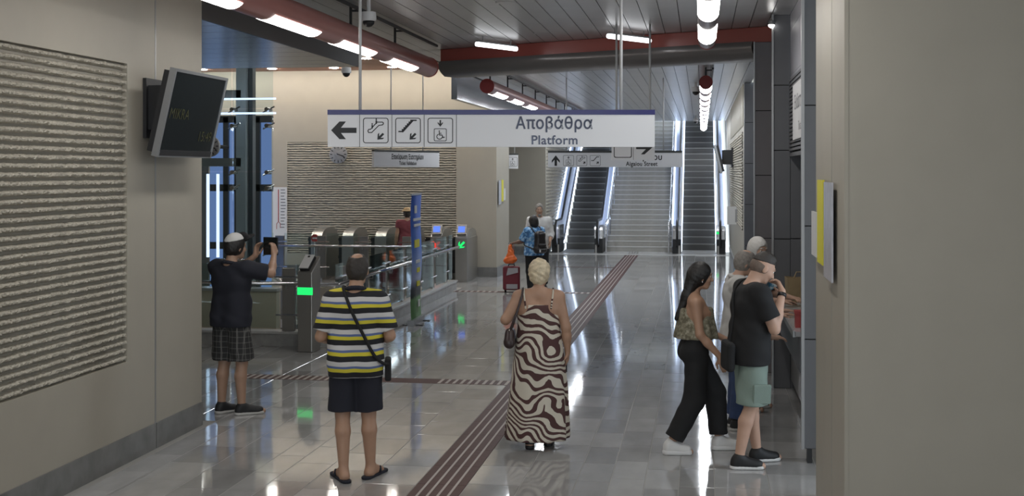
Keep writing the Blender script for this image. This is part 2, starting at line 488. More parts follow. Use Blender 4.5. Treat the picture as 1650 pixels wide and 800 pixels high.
# recessed speaker discs and hatches
for (px, py) in ((815, 4), (875, 54), (945, 118)):
    p = fl(px, py, ZC); MB().lathe([(0.10,-0.006),(0.11,0.0),(0.11,0.01)], 20, (p.x, p.y, 0)).build('ceiling_disc', 'plank', ceil)
# red and grey beam
beam = struct(empty('trim_8', (0, 0, 0)), 'oblique ceiling beam, red band over a rounded dark grey metal band')
dirb = Vector((pL.x-pR.x, pL.y-pR.y, 0)).normalized(); nb = Vector((dirb.y, -dirb.x, 0))
if nb.y > 0: nb = -nb
def along(p0, p1, prof, name, m, parent, smooth=False):
    mb = MB()
    vs = [p + nb*u + Vector((0,0,v)) for p in (p0, p1) for u, v in prof]; n = len(prof)
    fs = [(i,(i+1)%n,n+(i+1)%n,n+i) for i in range(n)] + [tuple(range(n)), tuple(range(2*n-1,n-1,-1))]
    mb.add(vs, fs); return mb.build(name, m, parent, smooth)
q0 = Vector((pR.x+0.02, beam_y(pR.x+0.02), 0)); q1 = Vector((pL.x, pL.y, 0))
along(q0, q1, [(0,ZC+.02),(0,3.945),(-0.4,3.945),(-0.4,ZC+.02)], 'red_band', 'red', beam)
g0 = Vector((0.62, beam_y(0.62), 0))
gp = [(-0.4,3.96),(0.03,3.96)] + [(0.03+0.05*math.sin(PI*t)-0.12*t*t, 3.96-0.21*t) for t in (0.15,0.3,0.5,0.7,0.85,1.0)] + [(-0.4,3.75)]
along(g0, q1, gp, 'grey_band', 'beam_grey', beam, 'angle')
# near bulkhead over the left side
bh = struct(empty('ceiling_bulkhead', (0,0,0)), 'dropped dark metal bulkhead over the side area')
bx('fascia', 'fascia_dark', XL-0.03, XL, 11.16, 16.6, 3.84, ZC+0.02, bh)
bx('fascia', 'fascia_dark', -10.5, XL, 16.57, 16.6, 3.84, ZC+0.5, bh)
yy = 11.16
while yy < 16.4:
    bx('plank', 'soffit', -10.5, XL-0.03, yy+0.004, min(yy+0.54, 16.57), 3.84, 3.86, bh); yy += 0.55
bx('soffit_backing', 'ceiling_gap', -10.5, XL-0.03, 11.16, 16.57, 3.87, 3.9, bh)
struct(bx('wall_left_return', 'beige', -10.5, XL-0.4, 10.9, 11.1, 0, 3.9))
# wood slat ceiling of the ticket hall with a cove of light
sl = struct(empty('ceiling_slats', (0,0,4.65)), 'reddish wood slat ceiling over the ticket gates')
bx('backing', 'fascia_dark', -12.5, -3.6, 16.6, 28.4, 0.25, 0.3, sl)
p = None
yy = 16.7
while yy < 26.9:
    if p is None: p = bx('slat', 'wood_slat', -12.3, -3.75, 0, 0.11, 0, 0.05, sl); p.location.y = yy
    else: c = copy_mesh_obj(p); c.location.y = yy
    yy += 0.17
for dx_ in (-10.9, -9.3, -7.9, -6.6, -5.3):
    for dy_ in (18.4, 21.2, 24.0, 26.1): MB().lathe([(0.085,-0.012),(0.10,-0.006),(0.10,0.02)], 16, (dx_, dy_, 0)).build('downlight', 'downlight', sl)
cv = bx('cove_lamp', 'cove', -12.0, -4.7, 27.05, 27.2, 0.16, 0.18, sl)
struct(bx('wall_side_left', 'beige', -10.7, -10.5, 10.9, 24.9, -4.1, 5.2)); struct(bx('wall_side_far', 'beige', -12.6, -12.5, 24.9, 28.2, 0, 5.2)); struct(bx('ceiling_upper', 'fascia_dark', -12.6, XL, 16.3, 28.4, 5.15, 5.25))  # unseen side walls and roof, added to shut out stray sky light
# ---- ticket wall
TY = at_y(800, 447, 27.7).y
tw = struct(empty('wall_far_left', (0, TY, 0)))
bx('wall_panel', 'beige', -12.5, -4.58, 0.05, 0.4, 4.0, 5.15, tw)
RX0, RX1, RZ1 = -9.5, -5.51, 3.07
MB().box(-12.5, RX0, 0, 0.4, 0, 4.0).box(RX1, -4.58, 0, 0.4, 0, 4.0).box(RX0, RX1, 0, 0.4, RZ1, 4.0).box(RX0, RX1, 0, 0.4, 0, 0.5).box(RX0, RX1, 0.05, 0.4, 0.5, RZ1).build('wall_panel', 'beige', tw)
def rib_field(n, z0, z1, a, b, name, parent, axis='x', m='beige_rib', seed=3):
    r = np.random.default_rng(seed); mb = MB(); pt = (z1-z0)/n; nx = 60
    for i in range(n):
        vs, fs = [], []
        for j in range(nx+1):
            s = a+(b-a)*j/nx; q = r.normal(0,0.004); e = r.normal(0,0.004)
            for (d, zz) in ((0.05, 0.10), (0.005+q, 0.25), (0.0+q, 0.5), (0.008+q, 0.75), (0.05, 0.9)):
                z = z0+pt*(i+zz)+e
                vs.append((s, d, z) if axis == 'x' else (d, s, z))
        for j in range(nx):
            for k in range(4): fs.append((j*5+k, j*5+k+1, (j+1)*5+k+1, (j+1)*5+k))
        mb.add(vs, fs)
    return tag(mb.build(name, m, parent), kind='stuff')
rib_field(47, 0.5, RZ1, RX0, RX1, 'rib_field', tw)
struct(MB().box(-12.5, -4.56, TY-0.015, TY+0.02, 0, 0.22).box(-4.6, -4.56, TY+0.02, TY+1.86, 0, 0.22).build('baseboard_far_left', 'stone'))
# pillar flank and recess behind it
bx('wall_flank', 'beige', -4.98, -4.58, 0.4, 1.85, 0, 4.2, tw)
wb = struct(empty('wall_back', (0,0,0)))
bx('wall_panel', 'beige', -9.0, -4.41, 35.3, 35.5, 0, 4.2, wb)
bx('wall_panel', 'beige', -4.8, -4.46, 35.5, 47.5, 0, 9.0, wb)
rf = rib_field(34, 0.5, 3.9, 35.6, 43.0, 'rib_field', wb, 'y', seed=5); rf.scale.x = -1; rf.location.x = -4.43
struct(bx('baseboard_back', 'stone', -9.0, -4.41, 35.27, 35.3, 0, 0.24))
struct(bx('ceiling_recess', 'plank', -12.5, -4.2, 28.1, YE, 4.15, 4.22))
struct(bx('wall_recess_side', 'beige', -9.2, -9.0, 28, 35.5, 0, 4.2))
# far bulkhead fascia
struct(bx('trim_9', 'soffit', -4.22, -4.12, 20.8, 35.3, 3.63, ZC+0.05), 'dark metal fascia hanging beside the far tube light')
# ---- right side: counter bay, columns, ribbed wall
cb = struct(empty('wall_right_counter', (0,0,0)))
def panel_column(x0, x1, y0, y1, zs, m, parent, name='panel', gap=0.01):
    for a, b in zip(zs[:-1], zs[1:]):
        bx(name, m, x0, x1, y0, y1, a+gap/2, b-gap/2, parent)
    bx('panel_backing', 'ceiling_gap', x0+0.012, x1+0.02, y0+0.012, y1+0.02, zs[0], zs[-1], parent)
# column D (near side of counter)
panel_column(0.835, 1.15, 10.42, 10.55, [0.12, 1.02, 1.95, 2.94, 4.13], 'grey_panel', cb)
bx('edge_trim', 'edge_metal', 0.81, 0.835, 10.40, 10.45, 0.12, ZC, cb)
bx('foot', 'black_metal', 0.86, 0.90, 10.44, 10.52, 0, 0.14, cb)
# wall C above counter: pale panel, grille
for a, b in ((3.95, ZC), (3.05+0.4, 3.945)): bx('panel', 'light_panel', 0.97, 1.05, 10.55, 13.98, a, b, cb)
bx('panel', 'light_panel', 0.97, 1.05, 10.55, 13.98, 3.40, 3.445, cb)
z = 2.62
p = None
while z < 3.39:
    if p is None: p = bx('slat', 'grey_panel', 0.955, 0.99, 10.55, 13.98, 0, 0.026, cb); p.location.z = z
    else: c = copy_mesh_obj(p); c.location.z = z
    z += 0.042
bx('grille_backing', 'ceiling_gap', 0.992, 1.05, 10.55, 13.98, 2.6, 3.4, cb)
bx('panel', 'grey_panel', 0.96, 2.6, 10.55, 13.98, 2.56, 2.60, cb)
# return B and inner side wall
panel_column(0.79, 0.97, 14.0, 14.2, [0.0, 0.72, 1.65, 2.63, 3.35, ZC], 'grey_panel', cb)
for a, b in ((0, 0.72), (0.73, 1.65), (1.66, 2.58)):
    bx('panel', 'grey_panel', 0.975, 1.095, 14.0, 14.2, a, b, cb); bx('panel', 'grey_panel', 1.105, 2.6, 14.0, 14.2, a, b, cb)
bx('edge_trim', 'edge_metal', 0.770, 0.79, 13.98, 14.03, 0, ZC, cb)
bx('panel_backing', 'ceiling_gap', 0.98, 2.6, 14.16, 14.25, 0, 2.6, cb)
bx('panel', 'grey_panel', 2.6, 2.65, 10.4, 14.2, 0, 2.6, cb); bx('panel', 'grey_panel', 1.15, 2.65, 10.42, 10.5, 0, 2.6, cb)
# column A under the beam, column E farther
panel_column(0.63, 0.83, 15.05, 15.25, [0.0, 0.85, 1.60, 2.35, 3.12, 3.94], 'grey_panel_warm', cb)
bx('edge_trim', 'edge_metal', 0.615, 0.63, 15.03, 15.08, 0, 3.94, cb); bx('edge_trim', 'edge_metal', 0.83, 0.845, 15.03, 15.08, 0, ZC, cb)
panel_column(0.83, 1.2, 24.6, 24.8, [0.0, 0.95, 1.75, 2.55, 3.35, ZC], 'grey_panel', cb)
bx('wall_panel', 'grey_panel', 1.0, 1.15, 14.2, 24.6, 0, ZC, cb)
# far ribbed wall
wf = struct(empty('wall_far_right', (0.83,0,0)))
MB().box(0, 0.3, 24.8, 47.5, 0, 9.0).build('wall_panel', 'beige', wf)
rib_field(34, 1.2, 3.2, 25.4, 36.2, 'rib_field', wf, 'y', seed=8).location.x = -0.02
p = None
for k in range(26):
    if p is None: p = bx('rib', 'beige', -0.02, 0.01, 0, 0.2, 3.3, ZC, wf); p.location.y = 25.0
    else: c = copy_mesh_obj(p); c.location.y = 25.0+k*0.42
struct(bx('baseboard_far_right', 'stone', 0.80, 0.83, 24.8, 36.5, 0, 0.2))
# upper shaft over the escalators, open to daylight at the top
struct(bx('wall_upper', 'beige', -4.46, 1.2, YE, YE+0.1, ZC, 5.6))
struct(bx('wall_end', 'light_panel', -4.4, 1.2, 52.5, 52.7, 4.0, 7.0))

# ------------------------------------------------------------------ counter
ct = tag(empty('ticket_counter', (0.98, 12.2, 0)), 'grey ticket counter with pale top under the metal grille', 'counter')
bx('counter_front', 'stone', 0.0, 0.08, -1.63, 1.80, 0.1, 0.72, ct); bx('plinth', 'black_metal', 0.03, 0.08, -1.63, 1.80, 0, 0.1, ct)
bx('apron', 'grey_panel', -0.17, 0.08, -1.63, 1.80, 0.72, 1.02, ct)
bx('counter_top', 'counter_top', -0.21, 0.75, -1.63, 1.80, 1.02, 1.06, ct); bx('counter_edge', 'edge_metal', -0.225, -0.205, -1.63, 1.80, 1.015, 1.065, ct)

# ------------------------------------------------------------------ tube lights
def tube_light(X, z, r, y0, y1, lamps, body, lampm, label, span=140, hang=True, cap='red_cap', rail=True):
    root = tag(empty('tube_light', (X, y0, z)), label, 'light', 'tubular ceiling lights')
    L = y1-y0
    MB().tube([(0,0,0),(0,L,0)], r, 24).build('tube_body', body, root, 'angle')
    for yy in (0.0, L):
        MB().tube([(0,yy-0.012,0),(0,yy+0.012,0)], r+0.006, 24).build('end_cap', cap, root, 'angle')
    p = None
    for (a, b) in lamps:
        Ls = b-a
        if p is None or abs(Ls-plen) > 0.01:
            n = 12; vs = []; fs = []
            for j in (0, Ls):
                for k in range(n+1):
                    an = math.radians(-90-span/2+span*k/n); vs.append(((r+0.004)*math.cos(an), j, (r+0.004)*math.sin(an)))
            fs = [(k, k+1, n+1+k+1, n+1+k) for k in range(n)]
            o = MB().add(vs, fs).build('lamp_panel', lampm, root, True); p = o; plen = Ls
        else: o = copy_mesh_obj(p)
        o.location.y = a-y0
    if rail:
        bx('rail', 'black_metal', 0.10, 0.13, 0, L, ZC-z-0.06, ZC-z-0.03, root)
    p = None; yy = 0.3
    while yy < L:
        if p is None: p = MB().box(-0.012, 0.012, -0.012, 0.012, r-0.01, ZC-z).box(-0.012, 0.13, -0.012, 0.012, ZC-z-0.06, ZC-z-0.04).build('hanger', 'black_metal', root); o = p
        else: o = copy_mesh_obj(p)
        o.location.y = yy; yy += 1.9
    return root
lamp_seq = lambda a, b, L=1.35, P=2.0: [(a+P*k, a+P*k+L) for k in range(int((b-a)//P)+1) if a+P*k+L < b]
TXL, TXR = -3.63, 0.06
tube_light(TXL, 3.80, 0.13, -6.7, 16.35, [(10.0-2.03*7+2.03*k, 10.0-2.03*7+2.03*k+1.28) for k in range(10)], 'tube_body', 'lamp', 'red-brown tube light with three bright lamp panels, beside the dark bulkhead', 95)
tube_light(TXR, 3.83, 0.095, -6.7, 13.75, lamp_seq(-6.1, 13.7, 1.30, 2.0), 'tube_grey', 'lamp', 'greyish pink tube light ending in front of the red beam')
tube_light(-3.48, 3.80, 0.115, 20.1, 37.0, lamp_seq(20.6, 37.0, 1.2), 'tube_body', 'lamp_far', 'red-capped tube light beyond the beam on the ticket hall side', 100)
tube_light(0.075, 3.86, 0.105, 20.6, 42.4, lamp_seq(20.9, 42.4, 1.05), 'tube_body', 'lamp_far', 'red-capped tube light running towards the escalators')
# slim strip lights by the beam
for (a, b, z, lab) in (((768,71),(832,79),4.02,'slim bright strip light in front of the beam, nearer the ticket hall'), ((980,58),(1047,66),4.02,'slim bright strip light in front of the beam, between the sign rods'), ((562,82),(606,86),4.3,'slim strip light past the end of the dark bulkhead')):
    p0, p1 = fl(*a, z), fl(*b, z); c = (p0+p1)/2; v = (p1-p0)
    root = tag(empty('strip_light', c), lab, 'light', 'slim strip lights')
    MB().tube([-v/2, v/2], 0.03, 12).build('lamp_panel', 'lamp_strip', root, 'angle')
    u = v.normalized()*0.02
    MB().tube([-v/2+Vector((0,0,.035)), v/2+Vector((0,0,.035))], 0.018, 8).build('housing', 'edge_metal', root)
    for t in (-0.35, 0.35): MB().tube([v*t+Vector((0,0,.03)), v*t+Vector((0,0,(ZC if z < 4.1 else 4.9)-z))], 0.008, 6).build('hanger', 'edge_metal', root)
# corner spotlight on the grey return
p = at_y(1243, 40, 13.97)
root = tag(empty('spotlight', (p.x, p.y, p.z)), 'small white spotlight at the top corner of the grey columns', 'light')
MB().lathe([(0.012,0.05),(0.03,0.045),(0.035,0.0)], 14).build('housing', 'tv_silver', root, 'angle'); MB().lathe([(0.033,0.0),(0.03,-0.02),(0.012,-0.032)], 14).build('lens', 'lamp', root, True)
MB().tube([(0,0,.04),(0,0.05,.05)], 0.01, 8).build('bracket', 'black_metal', root)
# security cameras
def dome_camera(p, top, lab, s=1.0):
    root = tag(empty('security_camera', p), lab, 'camera', 'ceiling security cameras')
    MB().lathe([(0.075*s,0.09*s),(0.08*s,0.02*s),(0.07*s,0.0)], 18).build('housing', 'white_plain', root, 'angle')
    MB().lathe([(0.06*s,0.0),(0.055*s,-0.03*s),(0.03*s,-0.055*s),(0.006*s,-0.062*s)], 18).build('dome', 'ink', root, True)
    MB().tube([(0,0,0.08*s),(0,0,top-p[2])], 0.02*s, 8).build('stem', 'white_plain', root)
    return root
dome_camera(fl(594, 34, 3.92), ZC, 'white dome camera with black lens beside the red-brown tube light')
dome_camera(fl(813, 182, 3.98), ZC, 'dome camera beside the red-capped tube light of the ticket hall')
dome_camera(fl(1121, 148, 3.95), ZC, 'dome camera near the end cap of the tube light before the escalators', 1.1)
dome_camera(fl(1121, 196, 3.95), ZC, 'dome camera high above the foot of the escalators', 1.1)
dome_camera(at_y(558, 118, 21.0), 4.9, 'reddish-stemmed camera hanging below the wood slat ceiling', 1.1)

# ------------------------------------------------------------------ signs
fnsign = lambda u, v, d: (u, -d, v)
def arrow_poly(cx, cy, L, W, ang, shaft=0.3, head=0.5):
    pts = [(L/2,0),(L/2-head*L, W/2),(L/2-head*L-0.22*L, W/2),(L/2-0.42*L, shaft*W/2),(-L/2, shaft*W/2),(-L/2,-shaft*W/2),(L/2-0.42*L,-shaft*W/2),(L/2-head*L-0.22*L,-W/2),(L/2-head*L,-W/2)]
    c, s = math.cos(ang), math.sin(ang)
    return [(cx+x*c-y*s, cy+x*s+y*c) for x, y in pts]
def stroke(mb, pts, wd, d0, d1):
    for (x0,y0),(x1,y1) in zip(pts[:-1], pts[1:]):
        L = math.hypot(x1-x0, y1-y0) or 1e-6; nx, ny = -(y1-y0)/L*wd/2, (x1-x0)/L*wd/2; ex, ey = (x1-x0)/L*wd*0.4, (y1-y0)/L*wd*0.4
        mb.prism([(x0+nx-ex,y0+ny-ey),(x0-nx-ex,y0-ny-ey),(x1-nx+ex,y1-ny+ey),(x1+nx+ex,y1+ny+ey)], d0, d1, fnsign)
def disc(mb, cx, cy, r, d0, d1, n=12): mb.prism([(cx+r*math.cos(2*PI*k/n), cy+r*math.sin(2*PI*k/n)) for k in range(n)], d0, d1, fnsign)
def picto(kind, cx, cy, s, parent, y0=0.0, frame=True, flip=1, small_arrow=True, up=False):
    D0, D1 = y0+0.0005, y0+0.002
    if frame:
        mb = MB(); ring(mb, rrect(cx,cy,s,s,s*0.1), rrect(cx,cy,s*0.94,s*0.94,s*0.08), D0, D1, fnsign); mb.build('pictogram_frame', 'ink', parent)
    mb = MB(); w_ = s*0.035
    def P(x, y): return (cx+(x-0.5)*s*flip, cy+(y-0.5)*s)
    if kind == 'escalator':
        pts = [P(.22,.42),P(.34,.42),P(.62,.70),P(.76,.72),P(.80,.76),P(.80,.80),P(.76,.83),P(.55,.83),P(.30,.55),P(.22,.54),P(.19,.48),P(.22,.42)]
        stroke(mb, pts, w_, D0, D1)
        for q, h in ((.36,.60),(.52,.78)):
            stroke(mb, [P(q,h),P(q,h+.10)], w_*1.6, D0, D1); disc(mb, *P(q,h+.16), s*0.03, D0, D1)
    elif kind == 'stairs':
        pts = [P(.14,.46)]; n = 6
        pts.append(P(.28,.46))
        for k in range(n):
            pts += [P(.28+.40*k/n,.46+.44*(k+1)/n), P(.28+.40*(k+1)/n,.46+.44*(k+1)/n)]
        pts.append(P(.82,.90)); stroke(mb, pts, w_*1.5, D0, D1); stroke(mb, [P(.29,.45),P(.68,.88)], w_*1.6, D0, D1)
    elif kind == 'lift':
        ring(mb, rrect(*P(.5,.33),s*.50,s*.50,s*.05), rrect(*P(.5,.33),s*.45,s*.45,s*.04), D0, D1, fnsign)
        a = PI/2 if up else -PI/2
        mb.prism(arrow_poly(*P(.5,.78), s*.26, s*.2, a), D0, D1, fnsign)
        disc(mb, *P(.46,.48), s*.025, D0, D1); stroke(mb, [P(.46,.44),P(.47,.32),P(.57,.32),P(.61,.22),P(.66,.24)], w_, D0, D1); stroke(mb, [P(.47,.39),P(.54,.39)], w_*.8, D0, D1)
        stroke(mb, [P(.5+.11*math.cos(t)-.03, .26+.10*math.sin(t)) for t in np.linspace(2.0, 6.2, 9)], w_*.9, D0, D1)
    elif kind == 'ramp':
        stroke(mb, [P(.15,.5),P(.35,.5),P(.65,.85),P(.85,.85)], w_*2, D0, D1)
    if small_arrow and kind in ('escalator','stairs','ramp'):
        if up: mb.prism(arrow_poly(*P(.74,.30), s*.3, s*.26, math.radians(45 if flip > 0 else 135)), D0, D1, fnsign)
        else: mb.prism(arrow_poly(*P(.68,.26), s*.34, s*.28, math.radians(225)), D0, D1, fnsign)
    return mb.build('pictogram', 'ink', parent)
def sign_root(px0, px1, py_mid, d0, d1, label, group='hanging wayfinding signs'):
    a, b = at_d(px0, py_mid, d0), at_d(px1, py_mid, d1)
    c = (a+b)/2; ang = math.atan2(b.y-a.y, b.x-a.x)
    r = empty('hanging_sign', c, ang); tag(r, label, 'sign', group)
    return r, (Vector((b.x-a.x, b.y-a.y))).length
def rods(root, xs_, z0, ztop, m='rod_white', r=0.013):
    for x_ in xs_: MB().tube([(x_,0.015,z0),(x_,0.015,ztop-root.location.z)], r, 10).build('rod', m, root, True)
# big platform sign
d1_ = 10.5; s = d1_/F_PX
sg, W = sign_root(528, 1055, 207, d1_, d1_, 'large hanging white sign with navy top band and platform lettering')
h = 60*s; z1 = 30*s; z0 = -30*s
MB().box(-W/2, W/2, 0, 0.06, z0, z1-8*s).build('board', 'white_sign', sg)
MB().box(-W/2-0.002, W/2+0.002, -0.004, 0.064, z1-8*s, z1).build('top_band', 'navy_strip', sg)
sx = lambda px: (px-791.5)*s; sz = lambda py: (207-py)*s
for px in (579.5, 631.5, 683.5, 735.5): MB().box(sx(px)-0.0022, sx(px)+0.0022, -0.002, 0.0, z0, z1-8*s).build('joint', 'charcoal_strip', sg)
MB().prism([(sx(a), sz(b)) for a, b in ((533.5,210),(547,196),(557.5,196),(549.5,206),(574.5,206),(574.5,214.5),(549.5,214.5),(557.5,224.5),(547,224.5))], 0.0005, 0.002, fnsign).build('arrow', 'ink', sg)
picto('escalator', sx(605.5), sz(210.5), 41*s, sg); picto('stairs', sx(657.5), sz(210.5), 41*s, sg); picto('lift', sx(709.5), sz(210.5), 41*s, sg)
lettering('Αποβάθρα', 24*s*1.12, sx(893), sz(199.5), -0.001, 'ink_shiny', sg, bold=0.005, width=124*s)
lettering('Platform', 19*s*1.08, sx(893.5), sz(226.5), -0.001, 'ink_shiny', sg, bold=0.0035, width=74*s)
rods(sg, (sx(580), sx(1001)), z1-0.002, ZC)
# second small sign behind it
d2_ = 14.6; s = d2_/F_PX
sg, W = sign_root(986, 1055, 237, d2_, d2_, 'small hanging white sign with an arrow, half hidden behind the platform sign')
MB().box(-W/2, W/2, 0, 0.05, -21*s, 14*s).build('board', 'white_sign', sg); MB().box(-W/2, W/2, -0.003, 0.053, 14*s, 19*s).build('top_band', 'navy_strip', sg)
mb = MB(); ring(mb, rrect(-17*s, -1*s, 29*s, 33*s, 3*s), rrect(-17*s, -1*s, 26.5*s, 30.5*s, 2.5*s), 0.0005, 0.002, fnsign); mb.build('pictogram_frame', 'ink', sg)
MB().prism(arrow_poly(18*s, 0, 27*s, 24*s, 0), 0.0005, 0.002, fnsign).build('arrow', 'ink', sg)
MB().box(-0.002, 0.002, -0.002, 0, -21*s, 14*s).build('joint', 'charcoal_strip', sg)
rods(sg, (-27*s, 27*s), 19*s-0.002, ZC)
# Aigaiou Street sign
d3_ = 23.0; s = d3_/F_PX
sg, W = sign_root(883, 1099, 256.5, d3_, d3_, 'hanging white street sign with up arrow before the escalators')
MB().box(-W/2, W/2, 0, 0.05, -13*s, 10*s).build('board', 'white_sign', sg); MB().box(-W/2, W/2, -0.003, 0.053, 10*s, 13.5*s).build('top_band', 'charcoal_strip', sg)
sx = lambda px: (px-991)*s; sz = lambda py: (256.5-py)*s
MB().prism(arrow_poly(sx(895.5), sz(259), 17*s, 13*s, PI/2), 0.0005, 0.003, fnsign).build('arrow', 'ink', sg)
picto('lift', sx(916), sz(259), 17*s, sg, up=True); picto('escalator', sx(937.5), sz(259), 17*s, sg, up=True); picto('ramp', sx(959), sz(259), 17*s, sg, up=True)
lettering('Aigaiou Street', 9*s*1.1, sx(1034), sz(264.5), -0.001, 'ink', sg, bold=0.004, width=51*s)
lettering('Αιγαίου', 11*s*1.15, sx(1044), sz(254), -0.001, 'ink', sg, bold=0.006, width=46*s)
rods(sg, (-0.9, 0.9), 13*s, ZC)
# Ticket validation sign
s = 21.0/F_PX
sg, W = sign_root(603, 708, 256, 20.3, 21.7, 'hanging white ticket validation sign above the gates')
MB().box(-W/2, W/2, 0, 0.05, -13.5*s, 10.5*s).build('board', 'white_sign', sg); MB().box(-W/2, W/2, -0.003, 0.053, 10.5*s, 13.5*s).build('top_band', 'charcoal_strip', sg)
lettering('Επικύρωση Εισιτηρίων', 10*s*1.1, 0, 2.5*s, -0.001, 'ink', sg, bold=0.005, width=78*s*1.03)
lettering('Ticket Validation', 7.5*s*1.1, 0, -7.5*s, -0.001, 'ink', sg, bold=0.003, width=42*s*1.03)
rods(sg, (-0.42, 0.42), 13*s, 4.9, r=0.01)
# small lift sign by the pillar
s = 30.0/F_PX
sg, W = sign_root(795, 835, 260, 30.0, 30.0, 'small hanging lift sign seen past the beige pillar')
MB().box(-W/2, W/2, 0, 0.05, -12*s, 10*s).build('board', 'white_sign', sg); MB().box(-W/2, W/2, -0.003, 0.053, 10*s, 12.5*s).build('top_band', 'charcoal_strip', sg)
picto('lift', 11*s, -1*s, 15*s, sg, up=True); MB().prism(arrow_poly(-4*s, -1*s, 12*s, 9*s, PI), 0.0005, 0.003, fnsign).build('arrow', 'ink', sg)
rods(sg, (14*s, -14*s), 12*s, ZC)
# ticket office sign on the grille
gs = tag(empty('office_sign', (0.945, 12.6, 2.98)), 'white ticket office sign mounted on the dark grille', 'sign')
bx('board', 'white_plain', -0.012, 0.008, -1.5, 0.5, -0.26, 0.30, gs)
lettering('Εκδοτήρια', 0.2, -0.0135, 0.10, -0.45, 'grey_panel', gs, width=1.35, rot=(PI/2,0,-PI/2)); lettering('Tickets', 0.13, -0.0135, -0.14, -0.45, 'grey_panel', gs, rot=(PI/2,0,-PI/2))

# plaques on flanks (yellow tactile signs)
def plaque(x, y, z0, z1, dy, label, flip=1):
    r = tag(empty('tactile_plaque', (x, y, z0)), label, 'sign', 'tactile yellow plaques')
    H = z1-z0; o = -0.02*flip
    f_ = lambda name, m, a, b, c0, c1, off: bx(name, m, min(o-off*flip, o-(off+0.012)*flip), max(o-off*flip, o-(off+0.012)*flip), a, b, c0, c1, r)
    f_('acrylic_sheet', 'acrylic', -0.62*dy, -0.25*dy, -0.05*H, H*0.98, 0.004)
    f_('yellow_sheet', 'yellow', -0.22*dy, 0.08*dy, 0.06*H, H, 0.006)
    f_('white_sheet', 'white_plain', 0.10*dy, 0.38*dy, 0.10*H, 0.62*H, 0.010)
    for yy in (-0.4*dy, 0.2*dy):
        for zz in (0.2*H, 0.55*H): MB().tube([(0,yy,zz),(o-0.006*flip,yy,zz)], 0.008, 8).build('standoff', 'chrome', r)
    return r
pa, pb = at_x(1328, 290, BX0), at_x(1328, 432, BX0)
plaque(BX0, pa.y, pb.z, pa.z, 1.35, 'yellow and clear plaque on the flank of the near beige wall')
pa, pb = at_x(808, 290, -4.58), at_x(808, 327, -4.58)
plaque(-4.58, pa.y, pb.z, pa.z, 0.9, 'small yellow plaque on the flank of the beige pillar', -1)
# papers on far right wall
pa, pb = at_y(1181, 333, 29.0), at_y(1181, 362, 29.0)
r = tag(empty('paper_notice', (0.80, 29.0, pb.z)), 'white paper notice board projecting from the ribbed wall', 'notice')
bx('board', 'white_plain', -0.21, 0.0, -0.01, 0.01, 0, pa.z-pb.z, r); bx('bracket', 'edge_metal', -0.03, 0.02, -0.02, 0.02, 0.05, 0.35, r)

# ------------------------------------------------------------------ screens
def screen(loc, L, H_, tilt, faces, label, text=None, off=0.17):
    r = tag(empty('display_screen', loc), label, 'screen', 'information screens')
    sgn = faces
    Mx = Matrix.Rotation(tilt*sgn, 4, 'Y')
    B = lambda name, m, a: MB().box(*a, mtx=Mx).build(name, m, r)
    d = 0.05
    xx = lambda a, b: (min(a*sgn, b*sgn), max(a*sgn, b*sgn))
    B('casing', 'black_metal', (*xx(-0.06, 0.0), -L/2+0.03, L/2-0.03, 0.03, H_-0.03))
    mb = MB()
    for a in ((*xx(0.0,0.055), -L/2, -L/2+0.025, 0, H_), (*xx(0.0,0.055), L/2-0.025, L/2, 0, H_), (*xx(0.0,0.055), -L/2+0.025, L/2-0.025, 0, 0.05), (*xx(0.0,0.055), -L/2+0.025, L/2-0.025, H_-0.025, H_)): mb.box(*a, mtx=Mx)
    mb.build('bezel', 'tv_silver', r)
    B('screen_glass', 'tv_screen', (*xx(0.0, 0.048), -L/2+0.026, L/2-0.026, 0.051, H_-0.026))
    B('lower_bar', 'black_metal', (*xx(0.0, 0.057), -L/2+0.03, L/2-0.03, 0.012, 0.06))
    mb = MB(); mb.box(*xx(-off, 0.0), -0.32, -0.22, H_*0.30, H_*0.80); mb.box(*xx(-off,0.0), 0.22, 0.32, H_*0.30, H_*0.80); mb.box(*xx(-off,-off+0.03), -0.36, 0.45, H_*0.2, H_*0.88)
    mb.build('wall_bracket', 'black_metal', r)
    if text:
        for (t, yy, zz, sz_) in text:
            me = text_mesh(t, sz_, 0.0)
            o = link('lettering', me, 'tv_text', r)
            o.matrix_local = Mx @ Matrix.Translation((0.049*sgn, yy, zz)) @ Matrix.Rotation(PI/2*sgn, 4, 'Z') @ Matrix.Rotation(PI/2, 4, 'X')
    return r
screen((XL+0.17, 10.27, 2.53), 1.14, 0.75, math.radians(13), 1, 'large flat display screen tilted down from the beige wall', [('MIKRA', -0.30, 0.37, 0.13), ('15:49', 0.33, 0.19, 0.13)])
screen((0.81-0.27, 33.0, 2.35), 1.6, 0.75, math.radians(13), -1, 'far display screen on the ribbed wall near the escalator', off=0.27)
